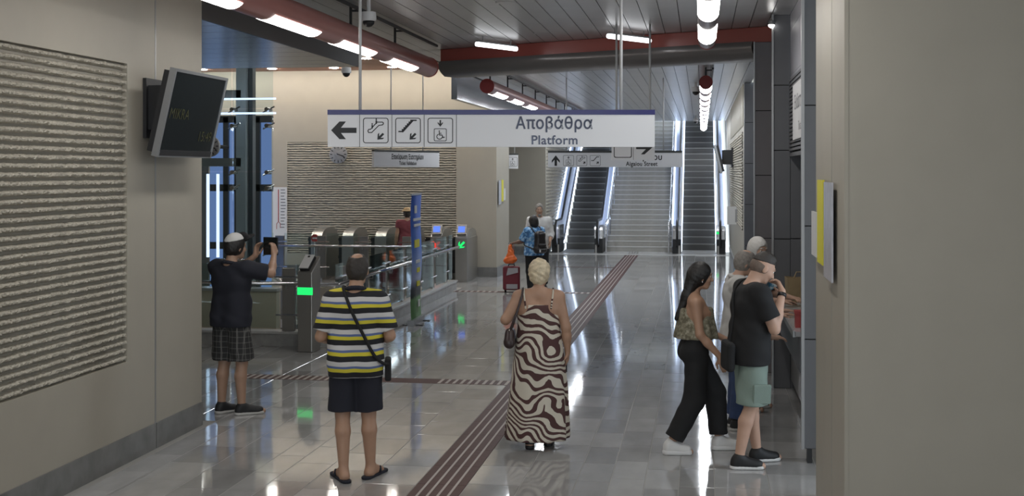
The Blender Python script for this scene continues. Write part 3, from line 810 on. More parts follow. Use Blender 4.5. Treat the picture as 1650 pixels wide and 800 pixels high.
# clocks
def clock(p, r_, label, back):
    root = tag(empty('station_clock', p), label, 'clock', 'round station clocks')
    fn = lambda q: (q[0], -q[2], q[1])
    MB().lathe([(r_,0.0),(r_,0.05),(r_*0.93,0.055)], 28, fn=fn).build('rim', 'edge_metal', root, 'angle')
    MB().lathe([(r_*0.93,0.05),(0.001,0.052)], 28, fn=fn).build('dial', 'white_plain', root)
    for k in range(12):
        a = 2*PI*k/12; c, s_ = math.sin(a), math.cos(a); mb = MB()
        stroke(mb, [(c*r_*0.7, s_*r_*0.7), (c*r_*0.87, s_*r_*0.87)], r_*0.09, 0.053, 0.056); mb.build('hour_mark', 'ink', root)
    for ang, L, wd in ((108, 0.62, 0.08), (112, 0.80, 0.06)):
        a = math.radians(ang); mb = MB(); stroke(mb, [(-math.sin(a)*r_*0.12, -math.cos(a)*r_*0.12), (math.sin(a)*r_*L, math.cos(a)*r_*L)], r_*wd, 0.057, 0.06); mb.build('hand', 'ink', root)
    MB().tube([(0,0,0),(0,back,0)], 0.03, 8).build('arm', 'black_metal', root)
clock(at_y(546, 249, 27.6), 0.21, 'round white clock on the ribbed ticket hall wall', 0.15)
clock(at_y(339, 236, 18.9), 0.17, 'round clock half hidden behind the display screen', 0.72)
# station map on the wall
pa, pb = at_y(439, 302, 27.66), at_y(462, 386, 27.66)
r = tag(empty('line_map', ((pa.x+pb.x)/2, 27.66, pb.z)), 'tall white line map board beside the glass shaft', 'sign')
Wm, Hm = pb.x-pa.x, pa.z-pb.z
bx('board', 'white_plain', -Wm/2, Wm/2, 0, 0.05, 0, Hm, r)
mb = MB(); stroke(mb, [(-Wm*.08, Hm*.34), (-Wm*.08, Hm*.95)], 0.02, 0.0, 0.004); stroke(mb, [(-Wm*.2, Hm*.2), (-Wm*.2, Hm*.3), (-Wm*.08, Hm*.34), (Wm*.05, Hm*.3), (Wm*.05, Hm*.22)], 0.012, 0, 0.004)
mb.build('route_line', 'red_cap', r)
mb = MB()
for k in range(13): stroke(mb, [(Wm*.1, Hm*(.95-.06*k)), (Wm*(.3+.12*random.random()), Hm*(.95-.06*k))], 0.018, 0, 0.003)
mb.build('station_names', 'grey_panel', r)

# ------------------------------------------------------------------ escalators and stairs
TAN30 = math.tan(math.radians(30))
EY = 36.6
def esc_profile(h, y0=-0.35, flat=1.6, top=6.2):     # list of (y,z) along balustrade top
    return None
def escalator(xc, label):
    root = tag(empty('escalator', (xc, EY, 0)), label, 'escalator', 'escalators beside the stairs')
    W_, RISE, RUN = 1.0, 0.20, 0.20/TAN30
    # steps
    o0 = None; n = 30
    y, z = 1.3, 0.0
    for k in range(n):
        if o0 is None:
            mb = MB().box(-W_/2, W_/2, 0.0, RUN+0.02, RISE-0.03, RISE).box(-W_/2, W_/2, 0.0, 0.02, -0.02, RISE-0.03)
            o0 = mb.build('step', 'step_dark', root); o = o0
            nz = MB().box(-W_/2, W_/2, -0.006, 0.035, RISE-0.028, RISE+0.003).build('step_nosing', 'step_nose', o0); nz0 = nz
        else:
            o = copy_mesh_obj(o0); c = copy_mesh_obj(nz0); c.parent = o
        o.location = (0, y, z); y += RUN; z += RISE
    bx('comb_plate', 'step_nose', -W_/2, W_/2, -0.3, 1.3, -0.02, 0.012, root)
    top_y, top_z = y, z
    for s_ in (-1, 1):
        xi = s_*(W_/2+0.03)
        # skirt / inner decking
        L = [( -0.35, 0.0), (1.1, 0.0), (top_y, top_z-0.1), (top_y, top_z+0.16), (1.15, 0.28), (-0.35, 0.24)]
        MB().prism(L, 0.0, 0.05*s_, lambda u, v, d: (xi+d, u, v)).build('skirt', 'steel_dark', root)
        # light edge strip along inner decking
        MB().tube([(xi-0.01*s_, 0.9, 0.24), (xi-0.01*s_, 1.25, 0.30), (xi-0.01*s_, top_y, top_z+0.16)], 0.026, 8).build('deck_edge', 'esc_led', root, True)
        # balustrade panel with rounded newel
        hb = 0.92
        prof = [(-0.25, 0.0), (1.1, 0.0), (top_y, top_z-0.1), (top_y, top_z+hb), (1.0, hb)]
        for k in range(9):
            a = PI/2 + PI*k/8*0.98; prof.append((-0.30+0.33*math.cos(a), hb-0.34+0.34*math.sin(a)))
        MB().prism(prof, 0.05*s_, 0.11*s_, lambda u, v, d: (xi+d, u, v)).build('balustrade', 'esc_steel', root)
        # outer deck sloping steel
        L = [(0.6, 0.0), (1.1, 0.0), (top_y, top_z-0.1), (top_y, top_z+0.78), (1.1, 0.80), (0.7, 0.74)]
        MB().prism(L, 0.11*s_, 0.26*s_, lambda u, v, d: (xi+d, u, v)).build('outer_deck', 'esc_steel', root)
        MB().tube([(xi+0.255*s_, 1.1, 0.82), (xi+0.255*s_, top_y, top_z+0.80)], 0.022, 6).build('deck_edge', 'esc_led', root, True)
        # newel box: dark below, steel above
        bx('newel_base', 'rubber', *sorted((xi-0.02*s_, xi+0.22*s_)), -0.32, 0.7, 0, 0.42, root)
        pr = [(-0.30,0.42),(0.75,0.42),(0.75,0.80)] + [(-0.12+0.22*math.cos(a), 0.68+0.14*math.sin(a)) for a in np.linspace(PI/2, PI, 6)]
        MB().prism(pr, -0.02*s_, 0.22*s_, lambda u, v, d: (xi+d, u, v)).build('newel_cover', 'chrome', root)
        # handrail
        path = [Vector((xi+0.08*s_, 0.3, 0.30)), Vector((xi+0.08*s_, -0.15, 0.28))]
        for k in range(9):
            a = -PI/2 - PI*k/8; path.append(Vector((xi+0.08*s_, -0.30+0.36*math.cos(a), hb-0.34+0.37*math.sin(a))))
        path += [Vector((xi+0.08*s_, 0.95, hb+0.03)), Vector((xi+0.08*s_, 1.15, hb+0.08)), Vector((xi+0.08*s_, top_y, top_z+hb+0.05))]
        MB().tube(path, 0.034, 10).build('handrail', 'rubber', root, True)
    return root
EXL, EXR = -3.60, -0.075
escalator(EXL, 'escalator between the ribbed wall and the stone stairs, handrails black')
escalator(EXR, 'escalator between the stone stairs and the wall with the far display screen')
lt = bx('status_light', 'green_light', 0.50, 0.58, -0.335, -0.325, 0.58, 0.66); lt.parent = [o for o in col.objects if o.name.startswith('escalator')][1]
lt = bx('status_light', 'red_light', 0.54, 0.59, -0.335, -0.325, 0.66, 0.71); lt.parent = [o for o in col.objects if o.name.startswith('escalator')][0]
st = tag(empty('staircase', (-1.84, EY+0.5, 0)), 'wide pale stone staircase between the two escalators', 'stairs')
o0 = None
for k in range(38):
    if o0 is None:
        o0 = MB().box(-0.98, 0.98, 0, 0.30, -0.02, 0.15).build('step', 'stair_stone', st); n0 = MB().box(-0.98, 0.98, -0.012, 0.03, 0.128, 0.154).build('step_nosing', 'white_plain', o0); o = o0
    else: o = copy_mesh_obj(o0); c = copy_mesh_obj(n0); c.parent = o
    o.location = (0, 0.29*k, 0.15*k + (0.0 if k < 14 else 0))
for s_ in (-1, 1):
    MB().tube([(s_*0.91,-0.9,0.0),(s_*0.91,-0.9,0.9),(s_*0.91,-0.6,0.95),(s_*0.91,0.0,0.98),(s_*0.91,10.7,0.98+10.7*0.15/0.29)], 0.022, 8).build('handrail', 'chrome', st, True)
    p = None
    for k in range(1, 12, 2):
        MB().tube([(s_*0.91, 0.29*k*3, 0.45*k), (s_*0.91, 0.29*k*3, 0.45*k+1.0)], 0.018, 6).build('post', 'chrome', st)

# ------------------------------------------------------------------ stairwell with glass balustrades
mat('parapet_cream', (0.66, 0.60, 0.48), 0.6)
sw = struct(empty('wall_stairwell', (0,0,0)))
MB().box(-10.4, -5.15, 24.75, 24.9, -4, -0.01).box(-5.25, -5.1, 16.6, 24.9, -4, -0.01).box(-10.5, -5.1, 16.5, 16.62, -4, -0.01).build('wall_panel', 'beige', sw)
struct(bx('floor_lower', 'curb_stone', -10.5, -5.1, 16.4, 24.9, -4.1, -4.0))
MB().box(-10.4, -6.35, 18.0, 18.2, -4, 0.58).build('parapet', 'parapet_cream', sw)
bx('parapet_cap', 'curb_top', -10.4, -6.33, 17.96, 18.25, 0.58, 0.62, sw)
ds = tag(empty('descending_stairs', (-6.3, 18.4, -0.02)), 'dark stairs going down to the platform behind the glass balustrade', 'stairs')
o0 = None
for k in range(9):
    if o0 is None: o0 = MB().box(-1.2, 0, 0, 1.05, -0.2, 0).build('step', 'stone', ds); o = o0
    else: o = copy_mesh_obj(o0)
    o.location = (-0.29*k, 0, -0.155*k)
def balustrade(label, p0, p1, posts, with_curb=True, hz=0.86, gz=1.12, rail=True, ext0=0, ext1=0):
    p0, p1 = Vector(p0), Vector(p1); v = p1-p0; L = v.length; ang = math.atan2(v.y, v.x)
    r = tag(empty('glass_balustrade', p0, ang), label, 'balustrade', 'glass balustrades around the stairwell')
    if with_curb:
        bx('curb', 'curb_stone', 0, L, -0.12, 0.12, -0.005, 0.17, r); bx('curb_top', 'curb_top', -0.01, L+0.01, -0.14, 0.14, 0.17, 0.20, r)
    p = None; ps = [L*(k+0.5)/posts for k in range(posts)]
    for x_ in ps:
        if p is None:
            p = bx('post', 'steel_dark', -0.09, 0.09, -0.03, 0.03, 0.19, 1.06, r); p.location.x = x_
        else: c = copy_mesh_obj(p); c.location.x = x_
    for x_ in ps:
        for zz in (0.42, 0.94):
            MB().tube([(x_-0.17,-0.05,zz),(x_+0.17,-0.05,zz)], 0.014, 6).build('glass_clamp', 'chrome', r)
    xs_ = [0]+ps+[L]
    for a, b in zip(xs_[:-1], xs_[1:]):
        if b-a > 0.3: bx('glass_pane', 'glass', a+0.12, b-0.12, -0.056, -0.044, 0.24, gz, r)
    if rail:
        MB().tube([(-ext0,-0.13,hz),(L+ext1,-0.13,hz)], 0.026, 10).build('handrail', 'chrome', r, True)
        for x_ in ps: MB().tube([(x_,-0.03,hz-0.07),(x_,-0.13,hz-0.07),(x_,-0.13,hz-0.01)], 0.009, 6).build('rail_bracket', 'chrome', r)
    return r
balustrade('glass balustrade on a stone curb behind the green-lit validator post', (-8.9, 16.45, 0), (-5.15, 16.45, 0), 4, ext1=0.28)
balustrade('glass balustrade on a stone curb running along the hall to the gates', (-5.0, 16.32, 0), (-5.0, 24.6, 0), 7, ext0=0.0, ext1=0.15)
balustrade('glass balustrade on the far side of the stairwell before the gates', (-10.0, 24.75, 0), (-5.5, 24.75, 0), 5, with_curb=False)
ir = tag(MB().tube([(-7.6,18.9,0.98),(-7.2,18.9,0.98),(-5.4,18.9,0.02)], 0.024, 8).build('stair_handrail', 'chrome', None, True), 'slanting steel handrail of the descending stairs', 'handrail')
# validator post
vp = tag(empty('validator_post', fl(498, 566), math.radians(-6)), 'brushed steel ticket validator post with green light band', 'validator')
body = [(-0.105,-0.14),(0.105,-0.14),(0.105,0.14),(-0.105,0.14)]
vs = [(x_,y_,0) for x_,y_ in body] + [(-0.105,-0.14,1.06),(0.105,-0.14,1.06),(0.105,0.14,1.26),(-0.105,0.14,1.26)]
mb = MB().add(vs, [(0,3,2,1),(4,5,6,7),(0,1,5,4),(1,2,6,5),(2,3,7,6),(3,0,4,7)]); o = mb.build('post_body', 'steel_dark', vp)
bv = o.modifiers.new('bevel', 'BEVEL'); bv.width = 0.012; bv.segments = 2
mt = Matrix.Translation((0,-0.14,1.06)) @ Matrix.Rotation(math.atan2(0.20,0.28), 4, 'X')
MB().box(-0.075, 0.055, 0.03, 0.30, 0.0, 0.045, mtx=mt).build('reader_base', 'ink', vp); MB().box(-0.08, 0.05, 0.025, 0.295, 0.045, 0.06, mtx=mt).build('reader_face', 'white_plain', vp)
MB().box(-0.03, 0.0, 0.24, 0.27, 0.058, 0.064, mtx=mt).build('reader_logo', 'ink', vp)
bx('light_band', 'green_light', -0.1065, 0.1065, -0.1425, -0.12, 0.76, 0.86, vp)

# ------------------------------------------------------------------ ticket gates
def gate(x, label, sym):
    r = tag(empty('ticket_gate', (x, 26.3, 0)), label, 'ticket gate', 'ticket gates before the ribbed wall')
    MB().box(-0.13, 0.13, 0, 1.25, 0.0, 0.95).build('cabinet', 'steel_dark', r)
    prof = [(0.0,0.93)]+[(0.62-0.62*math.cos(a), 0.95+0.20*math.sin(a)) for a in np.linspace(0.15, PI-0.15, 9)]+[(1.25,0.93)]
    MB().prism(prof, -0.12, 0.12, lambda u, v, d: (d, u, v)).build('hood', 'steel', r, 'angle')
    mt = Matrix.Translation((0.0, 0.05, 1.06)) @ Matrix.Rotation(math.radians(-25), 4, 'X')
    if sym: MB().box(-0.11, 0.11, -0.04, 0.04, -0.04, 0.18, mtx=mt).build('reader_head', 'steel', r)
    if sym: MB().box(-0.075, 0.075, -0.045, -0.038, 0.0, 0.14, mtx=mt).build('reader_screen', 'screen_blue', r)
    mb = MB()
    if sym == 'x':
        stroke(mb, [(-0.07,0.72),(0.07,0.86)], 0.04, 0.0, 0.006); stroke(mb, [(-0.07,0.86),(0.07,0.72)], 0.04, 0.0, 0.006); mb.build('status_light', 'red_light', r)
    elif sym:
        mb.prism(arrow_poly(0.0, 0.8, 0.2, 0.16, math.radians(225)), 0.0, 0.006, fnsign); mb.build('status_light', 'green_light', r)
    # dark retractable leaf towards the neighbouring gate
    bx('leaf', 'black_metal', -0.36, -0.13, 0.55, 0.60, 0.15, 0.92, r)
    for zz in (0.45, 0.84): bx('leaf_band', 'ink', -0.37, -0.14, 0.54, 0.61, zz, zz+0.06, r)
    return r
for px, sym, lab in ((743, 'a', 'steel ticket gate with green arrow next to the beige wall'), (703, 'x', 'steel ticket gate with red cross beside the gate with green arrow'), (655, None, 'steel ticket gate behind the blue roll-up banner'), (613, None, 'steel ticket gate behind the balustrade, third from the gate with the red cross'), (560, None, 'steel ticket gate straight behind the sloping handrail'), (510, None, 'end ticket gate beside the round no-entry sign')):
    gate(at_y(px, 400, 26.3).x, lab, sym)
# round no-entry sign on a post
p = at_y(508, 384, 25.6)
r = tag(empty('no_entry_sign', (p.x, 25.6, 0)), 'small round red no-entry sign on a thin post', 'sign')
MB().tube([(0,0,0),(0,0,p.z)], 0.02, 8).build('post', 'chrome', r); mb = MB(); disc(mb, 0, p.z, 0.085, 0.02, 0.035, 20); mb.build('disc', 'red_cap', r); MB().box(-0.05, 0.05, -0.04, -0.034, p.z-0.015, p.z+0.015).build('bar', 'white_plain', r)

# ------------------------------------------------------------------ roll-up banner
bm_ = bpy.data.materials.new('banner_print'); bm_.use_nodes = True; nt = bm_.node_tree; b = nt.nodes['Principled BSDF']; b.inputs['Roughness'].default_value = 0.6
tc = nt.nodes.new('ShaderNodeTexCoord'); sp = nt.nodes.new('ShaderNodeSeparateXYZ'); nt.links.new(tc.outputs['Object'], sp.inputs[0])
nn = nt.nodes.new('ShaderNodeTexNoise'); nn.inputs['Scale'].default_value = 9; nt.links.new(tc.outputs['Object'], nn.inputs['Vector'])
ma = nt.nodes.new('ShaderNodeMath'); ma.operation = 'MULTIPLY_ADD'; ma.inputs[1].default_value = 0.10; nt.links.new(nn.outputs['Fac'], ma.inputs[0]); nt.links.new(sp.outputs['Z'], ma.inputs[2])
mr = nt.nodes.new('ShaderNodeMapRange'); mr.inputs['From Max'].default_value = 2.1; nt.links.new(ma.outputs[0], mr.inputs[0])
cr = nt.nodes.new('ShaderNodeValToRGB'); cr.color_ramp.interpolation = 'LINEAR'
els = [(0.0,(0.10,0.22,0.09)),(0.21,(0.12,0.25,0.10)),(0.23,(0.03,0.04,0.04)),(0.29,(0.06,0.07,0.09)),(0.36,(0.35,0.40,0.60)),(0.50,(0.20,0.30,0.62)),(0.62,(0.07,0.18,0.62)),(1.0,(0.06,0.15,0.60))]
while len(cr.color_ramp.elements) < len(els): cr.color_ramp.elements.new(0.5)
for e, (pp, c) in zip(cr.color_ramp.elements, els): e.position = pp; e.color = (*c, 1)
nt.links.new(mr.outputs[0], cr.inputs[0]); nt.links.new(cr.outputs[0], b.inputs['Base Color'])
bp = fl(671, 521)
bn = tag(empty('roll_up_banner', bp, math.radians(92)), 'tall blue roll-up banner standing beside the glass balustrade', 'banner')
vs = []; n = 14
for k in range(n+1):
    zz = 0.08+1.95*k/n; off = 0.012*math.sin(k*0.7)
    for u in (-0.40, 0.40): vs += [(u, off, zz), (u, off+0.004, zz)]
fs = []
for k in range(n):
    a, b_ = 4*k, 4*k+4
    fs += [(a,a+2,b_+2,b_), (a+1,b_+1,b_+3,a+3), (a,b_,b_+1,a+1), (a+2,a+3,b_+3,b_+2)]
MB().add(vs, fs).build('printed_sheet', bm_, bn, True)
bx('base_cassette', 'tv_silver', -0.42, 0.42, -0.05, 0.06, 0, 0.09, bn); bx('top_bar', 'tv_silver', -0.41, 0.41, -0.008, 0.015, 2.02, 2.05, bn)
MB().tube([(0,0.03,0.05),(0,0.025,2.03)], 0.012, 8).build('support_pole', 'black_metal', bn)
for u in (-0.3, 0.3): bx('foot', 'black_metal', u-0.02, u+0.02, -0.16, 0.16, 0, 0.012, bn)
for (u0, u1, z0_, z1_, m) in ((-0.2,0.16,1.2,1.32,'yellow'),(-0.1,0.22,0.95,1.0,'white_plain'),(0.0,0.2,0.80,0.87,'yellow'),(0.0,0.2,0.58,0.66,'yellow'),(-0.3,0.3,1.62,1.66,'white_plain'),(-0.25,0.25,1.53,1.57,'white_plain'),(-0.2,-0.06,1.74,1.86,'white_plain'),(0.1,0.2,0.25,0.36,'white_plain')):
    bx('print_patch', m, u0, u1, -0.020, -0.006, z0_, z1_, bn)

# ------------------------------------------------------------------ glass lift shaft with blue-lit windows
ls = tag(empty('glass_lift_shaft', (-8.2, 20.0, 0)), 'glass lift shaft with grey steel column and spider fittings', 'lift shaft')
gx = at_y(441, 112, 19.6).x+8.2
mat('column_grey', (0.42, 0.45, 0.46), 0.4)
bx('steel_column', 'column_grey', (at_y(388,115,20).x+8.2)-0.085, (at_y(388,115,20).x+8.2)+0.085, 0, 0.2, -0.5, 4.8, ls)
bx('steel_column', 'window_steel', (at_y(388,115,20).x+8.2)+0.10, (at_y(388,115,20).x+8.2)+0.17, 0.1, 0.25, -0.5, 4.8, ls)
cxs = at_y(388,115,20).x+8.2
for (a, b) in ((-4.0, -0.9), (-0.88, cxs), (cxs+0.02, gx)):
    for (z0_, z1_) in ((-0.4, 2.38), (2.40, 3.42), (3.44, 4.8)): bx('glass_pane', 'glass_clear', a, b-0.01, -0.41, -0.40, z0_, z1_, ls)
for zz in (-0.2, 0.25, 1.05, 2.12, 2.38, 3.15, 3.42):
    for xx_ in (cxs-0.0, gx-0.12):
        MB().tube([(xx_,-0.42,zz),(xx_,-0.22,zz)], 0.035, 10).tube([(xx_-0.1,-0.30,zz-0.05),(xx_+0.1,-0.30,zz+0.05)], 0.014, 6).build('spider_fitting', 'chrome', ls)
for zz, m in ((2.55, 'steel'), (3.7, 'steel')): bx('cross_beam', m, -4, cxs, 0.0, 0.15, zz-0.07, zz+0.07, ls)
for zz in (3.36, 3.60): MB().tube([(-4,-0.3,zz),(gx if zz < 3.5 else gx,-0.3,zz)], 0.016, 8).build('lit_rail', 'blue_strip', ls)
bx('lift_head', 'black_metal', -1.35, -0.62, 0.3, 1.2, 3.05, 3.18, ls); bx('lift_lamp', 'blue_strip', -1.28, -0.70, 0.35, 1.1, 3.18, 3.20, ls)
for px in (336, 352): 
    q = at_y(px, 300, 20.6); bx('light_strip', 'blue_strip', q.x+8.2-0.018, q.x+8.2+0.018, 0.55, 0.6, 0.9, 2.35, ls)
q = at_y(344, 300, 20.9); bx('lift_door', 'steel_dark', q.x+8.2-0.5, q.x+8.2-0.05, 0.8, 0.86, -0.5, 2.5, ls)
bw = struct(empty('window_1', (0, 24.2, 0)), 'blue-lit glazed wall with dark mullions behind the lift shaft')
x0_, x1_ = -13.0, at_y(439, 200, 24.2).x
mull = [at_y(px, 200, 24.2).x for px in (289, 322, 365, 383, 398, 416)]
edges = [x0_]+mull+[x1_]
for a, b in zip(edges[:-1], edges[1:]):
    for z0_, z1_ in ((-0.5,0.85),(0.92,2.0),(2.12,3.4)):
        bx('pane', 'pane_blue', a+0.03, b-0.03, 0.02, 0.04, z0_, z1_, bw)
for a in mull: bx('mullion', 'window_steel', a-0.055, a+0.055, -0.05, 0.06, -0.5, 3.5, bw)
for zz in (0.88, 2.06, 3.46): bx('transom', 'window_steel', x0_, x1_, -0.05, 0.06, zz-0.07, zz+0.07, bw)

# ------------------------------------------------------------------ PEOPLE: implicit surfaces meshed with surface nets
class SDF:
    def __init__(s): s.items = []; s.post = []
    def cone(s, a, b, ra, rb, k=0.03, cut=None, op='u'):
        s.items.append(('c', np.array(a, float), np.array(b, float), ra, rb, k, cut, op)); return s
    def ell(s, c, r, R=None, k=0.03, op='u'):
        s.items.append(('e', np.array(c, float), np.array(r, float), np.eye(3) if R is None else np.array(R, float), None, k, None, op)); return s
    def chain(s, pts, rs, k=0.02):
        for i in range(len(pts)-1): s.cone(pts[i], pts[i+1], rs[i], rs[i+1], k)
        return s
    def plane(s, p, n): s.post.append((np.array(p, float), np.array(n, float))); return s   # keeps the side opposite n
    def mesh(s, h, folds=None):
        lo = np.full(3, 1e9); hi = -lo
        for it in s.items:
            if it[7] != 'u': continue
            if it[0] == 'c':
                r = max(it[3], it[4])
                lo = np.minimum(lo, np.minimum(it[1], it[2])-r); hi = np.maximum(hi, np.maximum(it[1], it[2])+r)
            else:
                r = max(it[2]); lo = np.minimum(lo, it[1]-r); hi = np.maximum(hi, it[1]+r)
        lo -= 0.035+2*h; hi += 0.035+2*h
        n = np.ceil((hi-lo)/h).astype(int)+1
        D = np.full(n, 0.5, np.float32)
        ax = [lo[i]+h*np.arange(n[i]) for i in range(3)]
        for it in s.items:
            k = it[5]; m = 0.03+k
            if it[0] == 'c': r = max(it[3], it[4]); a = np.minimum(it[1], it[2])-r-m; b = np.maximum(it[1], it[2])+r+m
            else: r = max(it[2]); a = it[1]-r-m; b = it[1]+r+m
            i0 = np.clip(np.floor((a-lo)/h).astype(int), 0, n-1); i1 = np.clip(np.ceil((b-lo)/h).astype(int)+1, 1, n)
            if np.any(i1 <= i0): continue
            X = ax[0][i0[0]:i1[0]][:,None,None]; Y = ax[1][i0[1]:i1[1]][None,:,None]; Z = ax[2][i0[2]:i1[2]][None,None,:]
            if it[0] == 'c':
                ba = it[2]-it[1]; L2 = ba@ba+1e-9
                px, py, pz = X-it[1][0], Y-it[1][1], Z-it[1][2]
                t = (px*ba[0]+py*ba[1]+pz*ba[2])/L2; tc_ = np.clip(t, 0, 1)
                d = np.sqrt((px-tc_*ba[0])**2+(py-tc_*ba[1])**2+(pz-tc_*ba[2])**2)-(it[3]+(it[4]-it[3])*tc_)
                if it[6] is not None: d = np.maximum(d, (t-it[6])*math.sqrt(L2))
            else:
                R = it[3]; p = np.stack(np.broadcast_arrays(X-it[1][0], Y-it[1][1], Z-it[1][2]), -1) @ R
                q = p/it[2]; k0 = np.sqrt((q*q).sum(-1)); k1 = np.sqrt(((q/it[2])**2).sum(-1))+1e-9
                d = k0*(k0-1)/k1
            sl_ = tuple(slice(i0[i], i1[i]) for i in range(3)); C = D[sl_]; d = d.astype(np.float32)
            if it[7] == 'u':
                hh = np.maximum(k-np.abs(C-d), 0)/k; D[sl_] = np.minimum(C, d)-hh*hh*k/4
            else:
                d = -d; hh = np.maximum(k-np.abs(C-d), 0)/k; D[sl_] = np.maximum(C, d)+hh*hh*k/4
        if folds:
            A, fx, fz, ph = folds
            X = ax[0][:,None,None]; Y = ax[1][None,:,None]; Z = ax[2][None,None,:]
            D = D + (A*np.sin(fx*X+3.1*np.sin(fz*Z*0.7+ph)+ph)*np.sin(fx*0.8*Y+fz*Z+2*np.sin(7*X+ph))).astype(np.float32)
        for p, nn_ in s.post:
            X = ax[0][:,None,None]-p[0]; Y = ax[1][None,:,None]-p[1]; Z = ax[2][None,None,:]-p[2]
            D = np.maximum(D, (X*nn_[0]+Y*nn_[1]+Z*nn_[2]).astype(np.float32))
        return nets(D, lo, h)
def nets(D, lo, h):
    I = D < 0; nx, ny, nz = D.shape
    cs = np.zeros((nx-1, ny-1, nz-1), np.int8)
    for dx in (0,1):
        for dy in (0,1):
            for dz in (0,1): cs += I[dx:nx-1+dx, dy:ny-1+dy, dz:nz-1+dz]
    act = (cs > 0) & (cs < 8); idx = np.full(act.shape, -1, np.int64); ids = np.argwhere(act); idx[act] = np.arange(len(ids))
    acc = np.zeros((len(ids), 3)); cnt = np.zeros(len(ids)); i, j, k = ids.T
    cor = [(a,b,c) for a in (0,1) for b in (0,1) for c in (0,1)]
    for p in cor:
        for axn in range(3):
            if p[axn] == 1: continue
            q = list(p); q[axn] = 1
            a = D[i+p[0], j+p[1], k+p[2]]; b = D[i+q[0], j+q[1], k+q[2]]; cr_ = (a < 0) != (b < 0)
            t = np.where(cr_, a/np.where(cr_, a-b, 1), 0)
            pt = np.tile(np.array(p, float), (len(ids), 1)); pt[:, axn] += t
            acc[cr_] += pt[cr_]; cnt[cr_] += 1
    V = lo + h*(ids + acc/np.maximum(cnt, 1)[:,None])
    Q = []
    for axn in range(3):
        a = [slice(None)]*3; b = [slice(None)]*3; a[axn] = slice(0,-1); b[axn] = slice(1,None)
        A, B = I[tuple(a)], I[tuple(b)]; e = np.argwhere(A != B)
        u, v = (axn+1)%3, (axn+2)%3
        ok = (e[:,u] > 0) & (e[:,v] > 0) & (e[:,u] < D.shape[u]-1) & (e[:,v] < D.shape[v]-1); e = e[ok]
        def g(du, dv):
            c = e.copy(); c[:,u] -= du; c[:,v] -= dv; return idx[c[:,0], c[:,1], c[:,2]]
        q = np.stack([g(0,0), g(1,0), g(1,1), g(0,1)], 1)
        fl_ = A[e[:,0], e[:,1], e[:,2]]; q[~fl_] = q[~fl_][:, ::-1]; Q.append(q)
    return V, np.concatenate(Q)
def np_mesh(name, V, Q, m, parent=None):
    me = bpy.data.meshes.new(name)
    me.vertices.add(len(V)); me.vertices.foreach_set('co', np.asarray(V, np.float32).ravel())
    me.loops.add(Q.size); me.loops.foreach_set('vertex_index', Q.astype(np.int32).ravel())
    me.polygons.add(len(Q)); me.polygons.foreach_set('loop_start', np.arange(0, Q.size, 4, dtype=np.int32))
    me.polygons.foreach_set('use_smooth', np.ones(len(Q), bool)); me.update(calc_edges=True); me.validate()
    return link(name, me, m, parent)
def smooth_mesh(V, Q, it=1, lam=0.5):
    E_ = np.concatenate([Q[:, [0,1]], Q[:, [1,2]], Q[:, [2,3]], Q[:, [3,0]]])
    for _ in range(it):
        acc = np.zeros_like(V); c = np.zeros(len(V)); np.add.at(acc, E_[:,0], V[E_[:,1]]); np.add.at(acc, E_[:,1], V[E_[:,0]]); np.add.at(c, E_[:,0], 1); np.add.at(c, E_[:,1], 1)
        V = V+lam*(acc/np.maximum(c,1)[:,None]-V)
    return V
def rot(yaw=0, pitch=0, roll=0):
    return np.array(Matrix.Rotation(math.radians(yaw),3,'Z') @ Matrix.Rotation(math.radians(pitch),3,'X') @ Matrix.Rotation(math.radians(roll),3,'Y'))
A3 = lambda *a: np.array(a, float)
def unit(v): v = np.array(v, float); return v/(np.linalg.norm(v)+1e-9)

def base_pose():
    J = dict(head=A3(0,0.02,1.625), hy=0, hp=0, hr=0, neck=A3(0,-0.02,1.45), chest=A3(0,0.0,1.28), waist=A3(0,0.0,1.08), pelvis=A3(0,-0.005,0.95))
    for s_, x in (('L',-1),('R',1)):
        J['sh'+s_] = A3(x*0.185,-0.015,1.405); J['el'+s_] = A3(x*0.245,-0.04,1.11); J['wr'+s_] = A3(x*0.25,0.06,0.87)
        J['hd'+s_] = A3(0,0.15,-1); J['hn'+s_] = A3(-x,0.2,0); J['curl'+s_] = 28
        J['hip'+s_] = A3(x*0.09,0.0,0.93); J['kn'+s_] = A3(x*0.10,0.015,0.50); J['an'+s_] = A3(x*0.10,-0.03,0.085); J['toe'+s_] = A3(x*0.13,0.15,0.025)
    return J
def hand(S, w, d, n, side, curl, k=0.006):
    d = unit(d); n = unit(n - d*np.dot(n, d)); t = unit(np.cross(d, n))*side    # t points to the thumb side
    for o, L in ((0.026,0.082),(0.009,0.086),(-0.009,0.083),(-0.025,0.076)):
        S.cone(w+t*o*0.6+d*0.005, w+t*o+d*L, 0.017, 0.0135, 0.014)
    for o, L, kk in ((0.029,0.070,0.9),(0.010,0.078,1.0),(-0.010,0.072,1.05),(-0.028,0.056,1.15)):
        p = w+t*o+d*0.083; a = math.radians(curl*kk)*0.6; q = 0
        for f_, r0, r1 in ((0.45,0.0098,0.0092),(0.30,0.0092,0.0085),(0.25,0.0085,0.0075)):
            q += a; e = p+(d*math.cos(q)+n*math.sin(q))*L*f_; S.cone(p, e, r0, r1, k); p = e
    p = w+d*0.02+t*0.026
    e = p+unit(d*0.62+t*0.72+n*0.30)*0.042; S.cone(p, e, 0.0165, 0.012, 0.012); g = e+unit(d*0.9+t*0.22+n*0.35)*0.032; S.cone(e, g, 0.0118, 0.0095, k); S.cone(g, g+unit(d*0.95+n*0.3)*0.022, 0.0095, 0.008, k)
